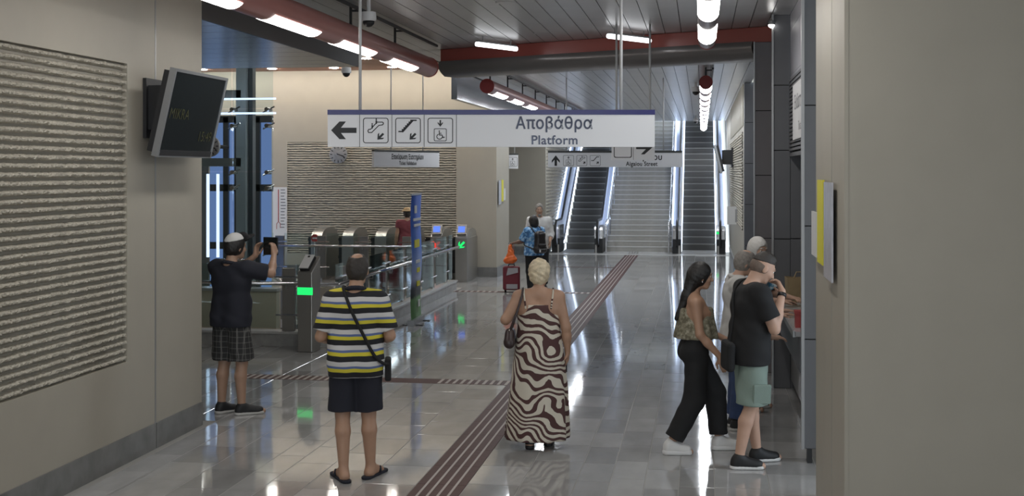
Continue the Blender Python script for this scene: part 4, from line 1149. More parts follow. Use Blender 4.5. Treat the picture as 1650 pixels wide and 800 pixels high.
def face(S, c, R, bulk=1.0):
    P = lambda x, y, z: c + R @ (A3(x, y, z))
    S.ell(P(0,-0.014,0.022), A3(0.076,0.096,0.100), R, 0.03); S.ell(P(0,0.030,-0.040), A3(0.058*bulk,0.066,0.078), R, 0.03)
    S.cone(P(-0.022,0.060,-0.092), P(0.022,0.060,-0.092), 0.022*bulk, 0.022*bulk, 0.025)
    S.cone(P(-0.036,0.079,0.028), P(0.036,0.079,0.028), 0.012, 0.012, 0.02)
    for x in (-1, 1):
        S.ell(P(x*0.033,0.100,0.006), A3(0.018,0.014,0.011), R, 0.008, 's'); S.ell(P(x*0.040,0.064,-0.028), A3(0.022,0.022,0.024), R, 0.02)
        S.ell(P(x*0.076,-0.006,-0.018), A3(0.009,0.020,0.032), R @ rot(x*-18), 0.008)
    S.cone(P(0,0.090,0.012), P(0,0.112,-0.028), 0.009, 0.0125, 0.012); S.cone(P(-0.011,0.099,-0.032), P(0.011,0.099,-0.032), 0.008, 0.008, 0.008)
    S.cone(P(-0.017,0.090,-0.060), P(0.017,0.090,-0.060), 0.0065, 0.0065, 0.006); S.cone(P(-0.014,0.087,-0.071), P(0.014,0.087,-0.071), 0.007, 0.007, 0.006)

class Person:
    def __init__(s, label, loc, az, height, J, skin, h=0.0085, bulk=1.0, belly=0.0, female=False, group='people in the station hall', barefoot=True, legs=True):
        s.J, s.h, s.sc, s.bulk, s.female, s.belly = J, h, height/1.75, bulk, female, belly
        S = SDF(); b = bulk
        Rh = rot(J['hy'], J['hp'], J['hr']); s.Rh = Rh; hc = J['head']
        face(S, hc, Rh, 0.92 if female else 1.0)
        nb_ = hc+Rh@A3(0,-0.025,-0.06); S.cone(J['neck'], nb_, 0.058*(0.85 if female else 1.0), 0.052*(0.88 if female else 1.0), 0.03)
        s.torso(S, 0.0, 0.0)
        for q, x in (('L',-1),('R',1)):
            sh, el, wr = J['sh'+q], J['el'+q], J['wr'+q]
            S.cone(J['neck']+A3(0,0,-0.02), sh, 0.05, 0.052*b, 0.05)
            S.cone(sh, el, 0.056*b*(0.92 if female else 1), 0.041*b, 0.025); S.cone(el, el+(wr-el)*0.4, 0.041*b, 0.040*b, 0.02); S.cone(el+(wr-el)*0.35, wr, 0.040*b, 0.026, 0.02)
            hand(S, wr, J['hd'+q], J['hn'+q], J.get('ts'+q, -x), J['curl'+q])
            hp, kn, an, toe = J['hip'+q], J['kn'+q], J['an'+q], J['toe'+q]
            S.cone(hp, kn, 0.092*b, 0.056, 0.03); back = unit(A3(0,-1,0)); mid = kn+(an-kn)*0.30+back*0.018
            S.cone(kn, mid, 0.055, 0.058, 0.02); S.cone(mid, an, 0.058, 0.036, 0.02)
            ft = toe-an; S.cone(an, A3(an[0],an[1],0.04)-unit(ft*A3(1,1,0))*0.03, 0.036, 0.036, 0.02); S.cone(A3(an[0],an[1],an[2]-0.045)-unit(ft*A3(1,1,0))*0.02, toe, 0.036, 0.024, 0.025); S.cone(A3(an[0],an[1],an[2])+ft*0.15, toe+A3(0,0,0.0), 0.034, 0.024, 0.02)
        V, Q = S.mesh(h); V = smooth_mesh(V, Q, 1, 0.3)
        s.root = np_mesh('person', V*s.sc, Q, skin)
        s.root.location = loc; s.root.rotation_euler = (0, 0, -math.radians(az)); tag(s.root, label, 'person', group)
    def torso(s, S, g, low=0.0):
        J, b = s.J, s.bulk; f = s.female
        for x in (-1, 1):
            c, w_, p = J['chest']+A3(x*0.085*b,0,0.02), J['waist']+A3(x*(0.062 if f else 0.078)*b,0,0), J['pelvis']+A3(x*0.078*b,-0.005,0.0)
            S.cone(c+A3(x*0.01,0,0.07), c, 0.085*b+g, 0.102*b+g, 0.05); S.cone(c, w_, 0.100*b+g, (0.082 if f else 0.094)*b+g, 0.05); S.cone(w_, p, (0.082 if f else 0.094)*b+g, 0.104*b+g, 0.05)
            if f: S.ell(J['chest']+A3(x*0.075,0.095*b,0.0), A3(0.058,0.05,0.058)+g, None, 0.04)
            S.ell(p+A3(0,-0.045,-0.03), A3(0.085,0.085,0.09)*b+g, None, 0.04)
        if s.belly: S.ell(J['waist']+A3(0,0.06*b,-0.03), A3(0.13,0.06+s.belly,0.13)*b+g, None, 0.06)
    def put(s, name, S, m, h=None, folds=None, it=1, parent=None):
        V, Q = S.mesh(h or s.h, folds); V = smooth_mesh(V, Q, it, 0.4)
        return np_mesh(name, V*s.sc, Q, m, parent or s.root)
    def top(s, name, m, hem, sleeve=0.55, g=0.016, folds=(0.004,30,22,0.3), sleeve_r=0.022, neck=True, flare=0.0, collar=None, hem_tilt=0.0):
        J, S = s.J, SDF(); s.torso(S, g)
        S.cone(J['chest']+A3(0,0,0.06), J['waist'], 0.11*s.bulk+g, 0.09*s.bulk+g, 0.06)
        for x in (-1, 1):
            p = J['pelvis']+A3(x*(0.085+flare)*s.bulk,-0.005,0.0); S.cone(J['waist']+A3(x*0.075*s.bulk,0,0), A3(p[0],p[1],hem-0.15), 0.10*s.bulk+g, 0.115*s.bulk+g+flare, 0.06)
        for q in 'LR':
            sh, el, wr = J['sh'+q], J['el'+q], J['wr'+q]
            S.cone(J['neck']+A3(0,0,-0.045), sh+A3(0,0,0.004), 0.05+g*0.5, 0.058*s.bulk+g, 0.05)
            if sleeve > 0:
                if sleeve <= 1: S.cone(sh, el, 0.060*s.bulk+g, 0.050*s.bulk+g+sleeve_r*0.6, 0.03, cut=sleeve)
                else:
                    S.cone(sh, el, 0.062*s.bulk+g, 0.052*s.bulk+g, 0.03); S.cone(el, wr, 0.052*s.bulk+g, 0.036+g, 0.02, cut=min(1.0, sleeve-1))
        S.plane((0,0,hem), (0,-hem_tilt,-1)); o = s.put(name, S, m, folds=folds)
        if collar:
            C = SDF(); nk = J['neck']; ax_ = unit(J['head']-nk)
            pts = [nk+A3(0.072*math.cos(a), 0.075*math.sin(a)+0.004, 0.018-0.022*math.sin(a)) for a in np.linspace(0, 2*PI, 17)]
            for a, b_ in zip(pts[:-1], pts[1:]): C.cone(a, b_, 0.017, 0.017, 0.01)
            s.put('collar', C, collar, parent=o)
        return o
    def bottoms(s, name, m, end, g=0.018, wide=0.0, waist=None, folds=(0.004,26,16,1.1), split=True):
        J, S = s.J, SDF(); wz = waist or J['waist'][2]-0.06; b = s.bulk
        for x, q in ((-1,'L'),(1,'R')):
            w_, p = J['waist']+A3(x*0.07*b,0,0), J['pelvis']+A3(x*0.078*b,-0.005,0)
            S.cone(w_, p, 0.09*b+g, 0.106*b+g, 0.05); S.ell(p+A3(0,-0.045,-0.03), A3(0.085,0.085,0.09)*b+g, None, 0.04)
            hp, kn, an = J['hip'+q], J['kn'+q], J['an'+q]
            if end <= 1: S.cone(hp, kn, 0.096*b+g, 0.066+g+wide, 0.03, cut=end)
            else:
                S.cone(hp, kn, 0.096*b+g, 0.062+g+wide, 0.03); S.cone(kn, an, 0.062+g+wide, 0.045+g+wide, 0.02, cut=end-1)
        S.plane((0,0,wz), (0,0,1)); return s.put(name, S, m, folds=folds)
    def shoe(s, q, m, sole, size=1.0, chunky=0.0, name='shoe'):
        an, toe = s.J['an'+q], s.J['toe'+q]; d = unit((toe-an)*A3(1,1,0)); zb = toe[2]-0.025; up = A3(0,0,1); side = np.cross(d, up)
        heel = A3(an[0],an[1],0)-d*0.035; tip = A3(toe[0],toe[1],0)+d*0.012
        tz = max(0.0, an[2]-0.085)
        hz, tzp = A3(0,0,0.035+tz+chunky), A3(0,0,zb+0.035+chunky)
        S = SDF(); S.cone(heel+hz+d*0.01, tip+tzp-d*0.04, 0.043*size, 0.036*size, 0.02); S.cone(heel+hz+A3(0,0,0.03)+d*0.015, A3(an[0],an[1],0)+A3(0,0,0.085+tz+chunky), 0.042*size, 0.043*size, 0.02); S.cone(A3(an[0],an[1],0)+A3(0,0,0.08+tz+chunky), tip+tzp-d*0.07, 0.042*size, 0.034*size, 0.03)
        if tz < 0.02: S.plane((0,0,0.018), (0,0,-1))
        o = s.put(name, S, m, h=0.006)
        K = SDF(); K.cone(heel+A3(0,0,0.012+tz+chunky*0.5)+d*0.008, tip+A3(0,0,zb+0.014+chunky*0.5)-d*0.038, 0.046*size, 0.042*size, 0.01)
        K.plane((0,0,0.030+chunky+tz), (0,0,1)) if tz < 0.02 else None
        K.plane((0,0,0.001), (0,0,-1)); s.put('sole', K, sole, h=0.006, parent=o)
        return o
    def hair(s, m, t=0.012, low=-0.07, face_c=(0,0.115,-0.03), face_r=(0.09,0.085,0.115), extra=None, cuts=(), name='hair', folds=(0.002,90,60,0.2), top=(0.076,0.096,0.100)):
        S = SDF(); c, R = s.J['head'], s.Rh; P = lambda v: c+R@A3(*v)
        S.ell(P((0,-0.014,0.022)), A3(*top)+t, R, 0.02); S.ell(P((0,-0.03,-0.02)), A3(0.070,0.078,0.085)+t*0.6, R, 0.03)
        if extra: extra(S, P, R)
        S.ell(P(face_c), A3(*face_r), R, 0.012, 's')
        for (cc, rr) in cuts: S.ell(P(cc), A3(*rr), R, 0.012, 's')
        if low is not None: S.plane(P((0,0,low)), R@A3(0,0.25,-1))
        return s.put(name, S, m, h=min(s.h, 0.007), folds=folds)
    def eyes(s, brow='hair_black', lips='lips'):
        c, R = s.J['head'], s.Rh
        def ball(name, v, r, m):
            p = (c+R@A3(*v))*s.sc; MB().lathe([(r*s.sc*math.sin(a)+1e-4, -r*s.sc*math.cos(a)) for a in np.linspace(0.05, PI-0.05, 7)], 10, p).build(name, m, s.root, True)
        for x in (-1, 1):
            ball('eye', (x*0.033,0.0755,0.006), 0.0115, 'eye_white'); ball('iris', (x*0.034,0.0835,0.006), 0.0052, 'ink')
            p = [(c+R@A3(x*a, y_, 0.030+b_))*s.sc for a, y_, b_ in ((0.016,0.094,0.0),(0.034,0.089,0.005),(0.050,0.076,-0.001))]
            MB().tube(p, [0.0045*s.sc,0.005*s.sc,0.003*s.sc], 6).build('eyebrow', brow, s.root, True)
        p = [(c+R@A3(a, y_, -0.065))*s.sc for a, y_ in ((-0.022,0.088),(0,0.0965),(0.022,0.088))]
        MB().tube(p, [0.003*s.sc,0.0062*s.sc,0.003*s.sc], 6).build('lips', lips, s.root, True)
    def item(s, name, label, cat, group=None):
        r = empty(name, s.root.location, s.root.rotation_euler.z); tag(r, label, cat, group); r.scale = (s.sc,)*3; return r

def skin_mat(name, rgb):
    m = mat(name, rgb, 0.5, var=0.06, scale=14); b = m.node_tree.nodes['Principled BSDF']
    b.inputs['Subsurface Weight'].default_value = 0.0
    return m
skin_mat('skin_tan', (0.40, 0.235, 0.155)); skin_mat('skin_light', (0.50, 0.31, 0.225)); skin_mat('skin_dark', (0.17, 0.095, 0.07)); skin_mat('skin_olive', (0.36, 0.22, 0.15))
mat('lips', (0.36, 0.13, 0.11), 0.45); mat('eye_white', (0.7, 0.68, 0.66), 0.3)
mat('hair_black', (0.012, 0.010, 0.009), 0.45, bump=0.4, bscale=140, stretch=(1,1,0.25)); mat('hair_dark', (0.03, 0.024, 0.02), 0.55, bump=0.4, bscale=150)
mat('hair_blonde', (0.62, 0.52, 0.36), 0.5, var=0.25, scale=30, bump=0.6, bscale=70); mat('hair_white', (0.68, 0.66, 0.63), 0.6, var=0.1, bump=0.5, bscale=120); mat('hair_grey', (0.22, 0.20, 0.18), 0.6, var=0.25, scale=40, bump=0.4, bscale=140)
mat('hair_faded', (0.15, 0.11, 0.088), 0.75, var=0.2, scale=60)
mat('cloth_navy', (0.012, 0.013, 0.022), 0.85, bump=0.1, bscale=200); mat('cloth_black', (0.010, 0.010, 0.011), 0.85, bump=0.1, bscale=200)
mat('cloth_white', (0.62, 0.61, 0.59), 0.85, bump=0.1); mat('cloth_offwhite', (0.50, 0.49, 0.47), 0.85, bump=0.1); mat('cloth_sage', (0.20, 0.26, 0.225), 0.85, bump=0.15, bscale=120)
mat('denim', (0.035, 0.06, 0.14), 0.85, var=0.25, scale=12); mat('cloth_rose', (0.20, 0.05, 0.06), 0.85); mat('cloth_teal', (0.13, 0.42, 0.42), 0.85)
mat('leather_black', (0.018, 0.014, 0.014), 0.35, bump=0.1); mat('shoe_white', (0.68, 0.67, 0.66), 0.5); mat('shoe_black', (0.014, 0.014, 0.015), 0.6); mat('sole_grey', (0.45, 0.44, 0.42), 0.6)
mat('leather_brown', (0.035, 0.022, 0.022), 0.35, bump=0.15); mat('case_red', (0.16, 0.018, 0.03), 0.6, bump=0.1); mat('case_grey', (0.36, 0.34, 0.35), 0.6); mat('orange_bag', (0.78, 0.15, 0.025), 0.4, bump=0.5, bscale=14); mat('straw', (0.42, 0.30, 0.16), 0.8); mat('orange_shirt', (0.42, 0.17, 0.09), 0.85)
def ramp_mat(name, stops, build, rough=0.85):
    m = bpy.data.materials.new(name); m.use_nodes = True; nt = m.node_tree; b = nt.nodes['Principled BSDF']; b.inputs['Roughness'].default_value = rough
    tc = nt.nodes.new('ShaderNodeTexCoord'); f_ = build(nt, tc.outputs['Object'])
    cr = nt.nodes.new('ShaderNodeValToRGB'); cr.color_ramp.interpolation = 'CONSTANT'
    while len(cr.color_ramp.elements) < len(stops): cr.color_ramp.elements.new(0.5)
    for e, (p, c) in zip(cr.color_ramp.elements, stops): e.position = p; e.color = (*c, 1)
    nt.links.new(f_, cr.inputs[0]); nt.links.new(cr.outputs[0], b.inputs['Base Color']); M[name] = m; return m
def stripes(nt, v):
    sp = nt.nodes.new('ShaderNodeSeparateXYZ'); nt.links.new(v, sp.inputs[0])
    n = nt.nodes.new('ShaderNodeTexNoise'); n.inputs['Scale'].default_value = 4; nt.links.new(v, n.inputs['Vector'])
    a = nt.nodes.new('ShaderNodeMath'); a.operation = 'MULTIPLY_ADD'; a.inputs[1].default_value = 0.03; nt.links.new(n.outputs['Fac'], a.inputs[0]); nt.links.new(sp.outputs['Z'], a.inputs[2])
    d = nt.nodes.new('ShaderNodeMath'); d.operation = 'DIVIDE'; d.inputs[1].default_value = 0.124; nt.links.new(a.outputs[0], d.inputs[0])
    f_ = nt.nodes.new('ShaderNodeMath'); f_.operation = 'FRACT'; nt.links.new(d.outputs[0], f_.inputs[0]); return f_.outputs[0]
ramp_mat('cloth_stripes', [(0,(0.60,0.52,0.04)),(0.22,(0.10,0.14,0.30)),(0.37,(0.56,0.55,0.54)),(0.66,(0.012,0.012,0.016))], stripes)
def zebra(nt, v):
    n = nt.nodes.new('ShaderNodeTexNoise'); n.inputs['Scale'].default_value = 3.2; n.inputs['Detail'].default_value = 1.0; nt.links.new(v, n.inputs['Vector'])
    sb = nt.nodes.new('ShaderNodeVectorMath'); sb.operation = 'SUBTRACT'; sb.inputs[1].default_value = (0.5,0.5,0.5); nt.links.new(n.outputs['Color'], sb.inputs[0])
    ms = nt.nodes.new('ShaderNodeVectorMath'); ms.operation = 'SCALE'; ms.inputs['Scale'].default_value = 0.62; nt.links.new(sb.outputs[0], ms.inputs[0])
    ad = nt.nodes.new('ShaderNodeVectorMath'); ad.operation = 'ADD'; nt.links.new(v, ad.inputs[0]); nt.links.new(ms.outputs[0], ad.inputs[1])
    mp = nt.nodes.new('ShaderNodeMapping'); mp.inputs['Rotation'].default_value = (0.15,1.2,0.3); nt.links.new(ad.outputs[0], mp.inputs['Vector'])
    w_ = nt.nodes.new('ShaderNodeTexWave'); w_.inputs['Scale'].default_value = 4.5; w_.inputs['Distortion'].default_value = 1.4; w_.inputs['Detail'].default_value = 2.0; w_.inputs['Detail Scale'].default_value = 2.0
    nt.links.new(mp.outputs['Vector'], w_.inputs['Vector']); return w_.outputs['Fac']
ramp_mat('cloth_zebra', [(0,(0.075,0.032,0.030)),(0.46,(0.58,0.53,0.44))], zebra)
def plaid(nt, v):
    sp = nt.nodes.new('ShaderNodeSeparateXYZ'); nt.links.new(v, sp.inputs[0]); outs = []
    for ch, per in (('X',0.05),('Z',0.055),('Y',0.05)):
        d = nt.nodes.new('ShaderNodeMath'); d.operation = 'DIVIDE'; d.inputs[1].default_value = per; nt.links.new(sp.outputs[ch], d.inputs[0]); f_ = nt.nodes.new('ShaderNodeMath'); f_.operation = 'FRACT'; nt.links.new(d.outputs[0], f_.inputs[0])
        g = nt.nodes.new('ShaderNodeMath'); g.operation = 'LESS_THAN'; g.inputs[1].default_value = 0.16; nt.links.new(f_.outputs[0], g.inputs[0]); outs.append(g.outputs[0])
    a = nt.nodes.new('ShaderNodeMath'); nt.links.new(outs[0], a.inputs[0]); nt.links.new(outs[1], a.inputs[1]); c = nt.nodes.new('ShaderNodeMath'); nt.links.new(a.outputs[0], c.inputs[0]); nt.links.new(outs[2], c.inputs[1])
    e = nt.nodes.new('ShaderNodeMath'); e.operation = 'MULTIPLY'; e.inputs[1].default_value = 0.3; nt.links.new(c.outputs[0], e.inputs[0]); return e.outputs[0]
ramp_mat('cloth_plaid', [(0,(0.022,0.022,0.022)),(0.2,(0.075,0.073,0.07)),(0.5,(0.13,0.127,0.12))], plaid)
def blotch(scale):
    def f_(nt, v):
        n = nt.nodes.new('ShaderNodeTexNoise'); n.inputs['Scale'].default_value = scale; n.inputs['Detail'].default_value = 3; nt.links.new(v, n.inputs['Vector']); return n.outputs['Fac']
    return f_
ramp_mat('cloth_bluecheck', [(0,(0.05,0.14,0.30)),(0.45,(0.12,0.30,0.55)),(0.55,(0.35,0.50,0.66))], blotch(18))
ramp_mat('cloth_bluewhite', [(0,(0.08,0.25,0.42)),(0.47,(0.30,0.50,0.60)),(0.55,(0.62,0.66,0.68))], blotch(28))
ramp_mat('cloth_leafprint', [(0,(0.13,0.115,0.075)),(0.44,(0.22,0.20,0.14)),(0.58,(0.34,0.315,0.24))], blotch(32))

def loft(name, rings, m, parent, sc_, n=96):
    # rings: (cx, cy, z, rx, ry, fold amplitude, fold count, phase)
    vs, fs = [], []
    for (cx, cy, z_, rx, ry, fa, fc, ph) in rings:
        for k in range(n):
            a = 2*PI*k/n; f_ = 1+fa*(math.sin(fc*a+ph)+0.5*math.sin((fc*0.6//1+3)*a+2*ph))
            vs.append((np.array((cx+rx*f_*math.cos(a), cy+ry*f_*math.sin(a), z_))*sc_))
    m_ = len(rings)
    for i in range(m_-1):
        for k in range(n): fs.append((i*n+k, i*n+(k+1)%n, (i+1)*n+(k+1)%n, (i+1)*n+k))
    fs.append(tuple(range(n))); fs.append(tuple(range((m_-1)*n, m_*n)))
    o = MB().add(vs, fs).build(name, m, parent, True); return o
def bag_strap(r, pts, w_, m, name='strap', on=None):
    # on: a Person whose body and clothes the strap lies on
    if on is not None:
        from mathutils.bvhtree import BVHTree
        P_ = [Vector(p) for p in pts]; sm = []
        for i in range(len(P_)-1):
            a, b, c, d = P_[max(i-1,0)], P_[i], P_[i+1], P_[min(i+2,len(P_)-1)]
            for k in range(8):
                t = k/8; sm.append(0.5*((2*b)+(c-a)*t+(2*a-5*b+4*c-d)*t*t+(3*b-a-3*c+d)*t**3))
        sm.append(P_[-1])
        obs = [on.root]+[o for o in on.root.children if o.type == 'MESH' and len(o.data.polygons) > 800]
        trees = [BVHTree.FromPolygons([v.co/on.sc for v in o.data.vertices], [tuple(p.vertices) for p in o.data.polygons]) for o in obs]
        for _ in range(3):
            for tr in trees:
                for i, p in enumerate(sm):
                    q, n, _i, dist = tr.find_nearest(p)
                    if (p-q).dot(n) < w_*0.55: sm[i] = q+n*w_*0.55
            sm = [sm[0]]+[sm[i]*0.5+(sm[i-1]+sm[i+1])*0.25 for i in range(1, len(sm)-1)]+[sm[-1]]
        pts = sm
    return MB().tube(pts, w_, 8).build(name, m, r, True)

# ---- photographer with tablet
J = base_pose(); J.update(head=A3(0.01,0.05,1.63), hy=-18, hp=-4, elR=A3(0.33,0.20,1.37), wrR=A3(0.20,0.40,1.54), elL=A3(-0.25,0.20,1.30), wrL=A3(-0.04,0.40,1.52), shR=A3(0.19,0.0,1.42), shL=A3(-0.19,0.0,1.42))
J['hdR'] = A3(-0.25,0.25,0.8); J['hnR'] = A3(-1,0.1,-0.2); J['curlR'] = 38; J['hdL'] = A3(-0.05,0.25,0.8); J['hnL'] = A3(1,0.1,0); J['curlL'] = 38
J.update(anR=A3(0.13,0.0,0.085), toeR=A3(0.26,0.16,0.025), knR=A3(0.115,0.02,0.5), toeL=A3(-0.05,0.13,0.025))
P1 = Person('person in dark polo and plaid shorts holding up a black tablet', fl(373, 667), 20, 1.77, J, 'skin_olive')
P1.top('polo_shirt', 'cloth_navy', 0.86, 0.80, g=0.02, collar='cloth_navy', folds=(0.005,24,18,0.7)); P1.bottoms('shorts', 'cloth_plaid', 0.93, wide=0.05, g=0.010, folds=(0.005,28,14,0.4)); P1.hair('hair_black', 0.012, -0.085)
for q in 'LR': P1.shoe(q, 'shoe_black', 'sole_grey')
C = SDF(); c, R = J['head'], P1.Rh; C.ell(c+R@A3(0,-0.012,0.035), A3(0.090,0.110,0.105), R, 0.02); C.plane(c+R@A3(0,0,0.07), R@A3(0,0.25,-1)); cap = P1.put('cap', C, 'cloth_white', h=0.006)
C = SDF(); C.ell(c+R@A3(0,0.12,0.095), A3(0.075,0.085,0.012), R@rot(0,28,0), 0.01); C.ell(c+R@A3(0,0.075,0.10), A3(0.07,0.05,0.05), R, 0.02); P1.put('cap_visor', C, 'cloth_black', h=0.006, parent=cap)
r = P1.item('tablet', 'black tablet held up to take a picture', 'tablet')
o = MB().box(-0.095, 0.095, -0.007, 0.007, -0.09, 0.09).build('case', 'rubber', r); o.location = (0.075, 0.50, 1.615); bvm = o.modifiers.new('b','BEVEL'); bvm.width = 0.006
o = MB().box(-0.085, 0.085, -0.0085, -0.006, -0.02, 0.082).build('tablet_screen', 'tv_screen', r); o.location = (0.075, 0.50, 1.615)

# ---- man in striped polo, from behind
J = base_pose(); J.update(head=A3(0.015,0.05,1.62), hy=-12, hp=-6, elR=A3(0.265,-0.03,1.11), wrR=A3(0.20,0.22,1.05), elL=A3(-0.265,-0.03,1.11), wrL=A3(-0.18,0.22,1.05), shR=A3(0.18,-0.015,1.378), shL=A3(-0.18,-0.015,1.378))
J['hdR'] = A3(-0.6,0.8,0.0); J['hdL'] = A3(0.6,0.8,0.0); J['hnR'] = A3(0,0,-1); J['hnL'] = A3(0,0,-1)
J.update(knR=A3(0.10,0.03,0.50), anR=A3(0.115,0.04,0.085), toeR=A3(0.19,0.19,0.025), anL=A3(-0.09,-0.06,0.085), toeL=A3(-0.15,0.11,0.025))
P2 = Person('person in yellow, black and white striped polo seen from behind', fl(573, 772), -14, 1.76, J, 'skin_tan', bulk=1.03, belly=0.03, h=0.008)
P2.top('striped_polo', 'cloth_stripes', 0.80, 0.84, g=0.017, sleeve_r=0.02, collar='cloth_navy', folds=(0.004,22,14,0.9)); P2.bottoms('shorts', 'cloth_navy', 0.92, wide=0.04, g=0.008); P2.hair('hair_dark', 0.009, -0.085, cuts=(((0,-0.055,0.135),(0.056,0.062,0.06)),))
for q in 'LR':
    an, toe = J['an'+q], J['toe'+q]; d = unit((toe-an)*A3(1,1,0)); he = A3(an[0],an[1],0.0)-d*0.07; ti = A3(toe[0],toe[1],0)+d*0.03
    K = SDF(); K.cone(he+A3(0,0,0.012), ti+A3(0,0,0.012), 0.040, 0.046, 0.01); K.plane((0,0,0.022),(0,0,1)); K.plane((0,0,0.001),(0,0,-1)); o = P2.put('flip_flop', K, 'cloth_navy', h=0.006)
    sd = np.cross(d, A3(0,0,1)); m_ = ti-d*0.055
    MB().tube([tuple((m_-d*0.06+sd*0.045+A3(0,0,0.02))*P2.sc), tuple((m_-d*0.03+sd*0.025+A3(0,0,0.062))*P2.sc), tuple((m_+A3(0,0,0.05))*P2.sc), tuple((m_-d*0.03-sd*0.025+A3(0,0,0.062))*P2.sc), tuple((m_-d*0.06-sd*0.045+A3(0,0,0.02))*P2.sc)], 0.010, 8).build('thong_strap', 'cloth_navy', o, True)
r = P2.item('crossbody_bag', 'thin black crossbody bag strap worn over the striped polo', 'bag')
bag_strap(r, [(-0.03,0.11,1.42),(-0.085,0.03,1.475),(-0.085,-0.06,1.45),(-0.02,-0.142,1.30),(0.07,-0.150,1.12),(0.15,-0.150,0.97),(0.225,-0.09,0.90),(0.262,-0.03,0.90)], 0.013, 'cloth_black', on=P2)
o = MB().box(-0.025, 0.025, -0.08, 0.10, -0.10, 0.07).build('pouch', 'cloth_black', r); o.location = (0.250, 0.02, 0.86); bvm = o.modifiers.new('b','BEVEL'); bvm.width = 0.015; bvm.segments = 2

# ---- woman in zebra dress walking away
J = base_pose(); J.update(head=A3(0.01,0.03,1.615), hy=-14, hp=-4, elR=A3(0.255,-0.03,1.12), wrR=A3(0.27,0.02,0.88), elL=A3(-0.305,-0.10,1.195), wrL=A3(-0.25,0.13,1.235))
J['hdR'] = A3(-0.05,0.25,-1); J['hdL'] = A3(0.35,0.8,0.3); J['hnL'] = A3(0.6,0,-0.5); J.update(anL=A3(-0.08,-0.10,0.10), knL=A3(-0.09,0.0,0.5), toeL=A3(-0.09,0.09,0.03), anR=A3(0.09,0.06,0.085), toeR=A3(0.11,0.24,0.025))
P3 = Person('person with short blonde hair in a long brown and cream zebra print dress', fl(868, 720), -6, 1.63, J, 'skin_tan', bulk=1.10, female=True, h=0.008)
rg = []
for (z_, rx, ry, cx, cy, fa) in ((0.085,0.295,0.235,-0.02,-0.015,0.045),(0.11,0.298,0.237,-0.02,-0.015,0.045),(0.30,0.285,0.22,-0.01,-0.01,0.040),(0.55,0.265,0.205,0,-0.01,0.030),(0.75,0.245,0.195,0,-0.01,0.02),(0.90,0.228,0.188,0,-0.015,0.012),(1.02,0.212,0.172,0,-0.01,0.01),(1.12,0.198,0.155,0,-0.005,0.008),(1.22,0.203,0.150,0,0.0,0.006),(1.30,0.205,0.146,0,0.005,0.004),(1.335,0.195,0.138,0,0.005,0.0)):
    rg.append((cx, cy, z_, rx, ry, fa, 9, z_*1.2))
o = loft('dress', rg, 'cloth_zebra', P3.root, P3.sc)
for x in (-1, 1): bag_strap(o, [(x*0.115,-0.115,1.30),(x*0.13,-0.10,1.40),(x*0.135,-0.01,1.475),(x*0.125,0.09,1.42),(x*0.11,0.13,1.30)], 0.008, 'cloth_zebra', 'shoulder_strap', on=P3).scale = (P3.sc,)*3
def puff(S, P, R): S.ell(P((0,-0.03,0.045)), A3(0.092,0.105,0.09), R, 0.03); S.ell(P((-0.02,0.06,0.10)), A3(0.06,0.05,0.035), R, 0.03)
P3.hair('hair_blonde', 0.020, -0.095, extra=puff, folds=(0.006,60,50,0.5))
for q in 'LR': P3.shoe(q, 'shoe_black', 'shoe_black', 0.95)
r = P3.item('handbag', 'dark brown leather shoulder bag hanging under the arm of the zebra dress', 'bag')
S_ = SDF(); S_.cone((-0.268,-0.16,0.985), (-0.262,0.11,0.985), 0.050, 0.050, 0.03); S_.cone((-0.266,-0.11,1.07), (-0.260,0.08,1.07), 0.038, 0.038, 0.06); S_.cone((-0.268,-0.155,1.0), (-0.266,-0.11,1.085), 0.044, 0.034, 0.03)
V, Q = S_.mesh(0.01); np_mesh('bag_body', V, Q, 'leather_brown', r)
bag_strap(r, [(-0.262,-0.135,1.10),(-0.215,-0.165,1.22),(-0.175,-0.14,1.34),(-0.15,-0.09,1.43),(-0.145,-0.02,1.475),(-0.155,0.07,1.42),(-0.20,0.13,1.28),(-0.255,0.09,1.095)], 0.012, 'leather_brown', on=P3)
MB().tube([(-0.262,-0.14,1.095),(-0.262,-0.12,1.115)], 0.014, 8).build('ring', 'chrome', r)
r = P3.item('phone', 'small black phone held low beside the zebra dress', 'phone')
o = MB().box(-0.01, 0.01, -0.035, 0.035, -0.06, 0.06).build('phone_body', 'rubber', r); o.location = (0.255,0.07,0.755); o.rotation_euler = (0.5,0,0)
MB().box(-0.0108, -0.0095, -0.03, 0.03, -0.052, 0.052).build('phone_screen', 'tv_screen', o)

# ---- woman with suitcase
J = base_pose(); J.update(elL=A3(-0.24,0.13,1.17), wrL=A3(-0.30,0.36,1.13), hy=5); J['hdL'] = A3(-0.1,1,-0.1); J['hnL'] = A3(0,0,-1); J['curlL'] = 60; J.update(elR=A3(0.25,0.06,1.13), wrR=A3(0.12,0.28,1.15)); J['hdR'] = A3(-0.6,0.7,0.2); J['hnR'] = A3(0,0,1)
P4 = Person('person in blue checked shirt and black trousers with a backpack', fl(860, 473), -42, 1.52, J, 'skin_dark', female=True, bulk=1.12, h=0.012)
P4.top('checked_shirt', 'cloth_bluecheck', 0.86, 0.85, g=0.025); P4.bottoms('trousers', 'cloth_black', 1.95, wide=0.01)
def bob(S, P, R): S.ell(P((0,-0.045,-0.06)), A3(0.102,0.085,0.095), R, 0.03)
P4.hair('hair_black', 0.026, -0.15, extra=bob)
for q in 'LR': P4.shoe(q, 'shoe_black', 'shoe_black')
r = P4.item('backpack', 'small black backpack worn over the blue checked shirt', 'backpack')
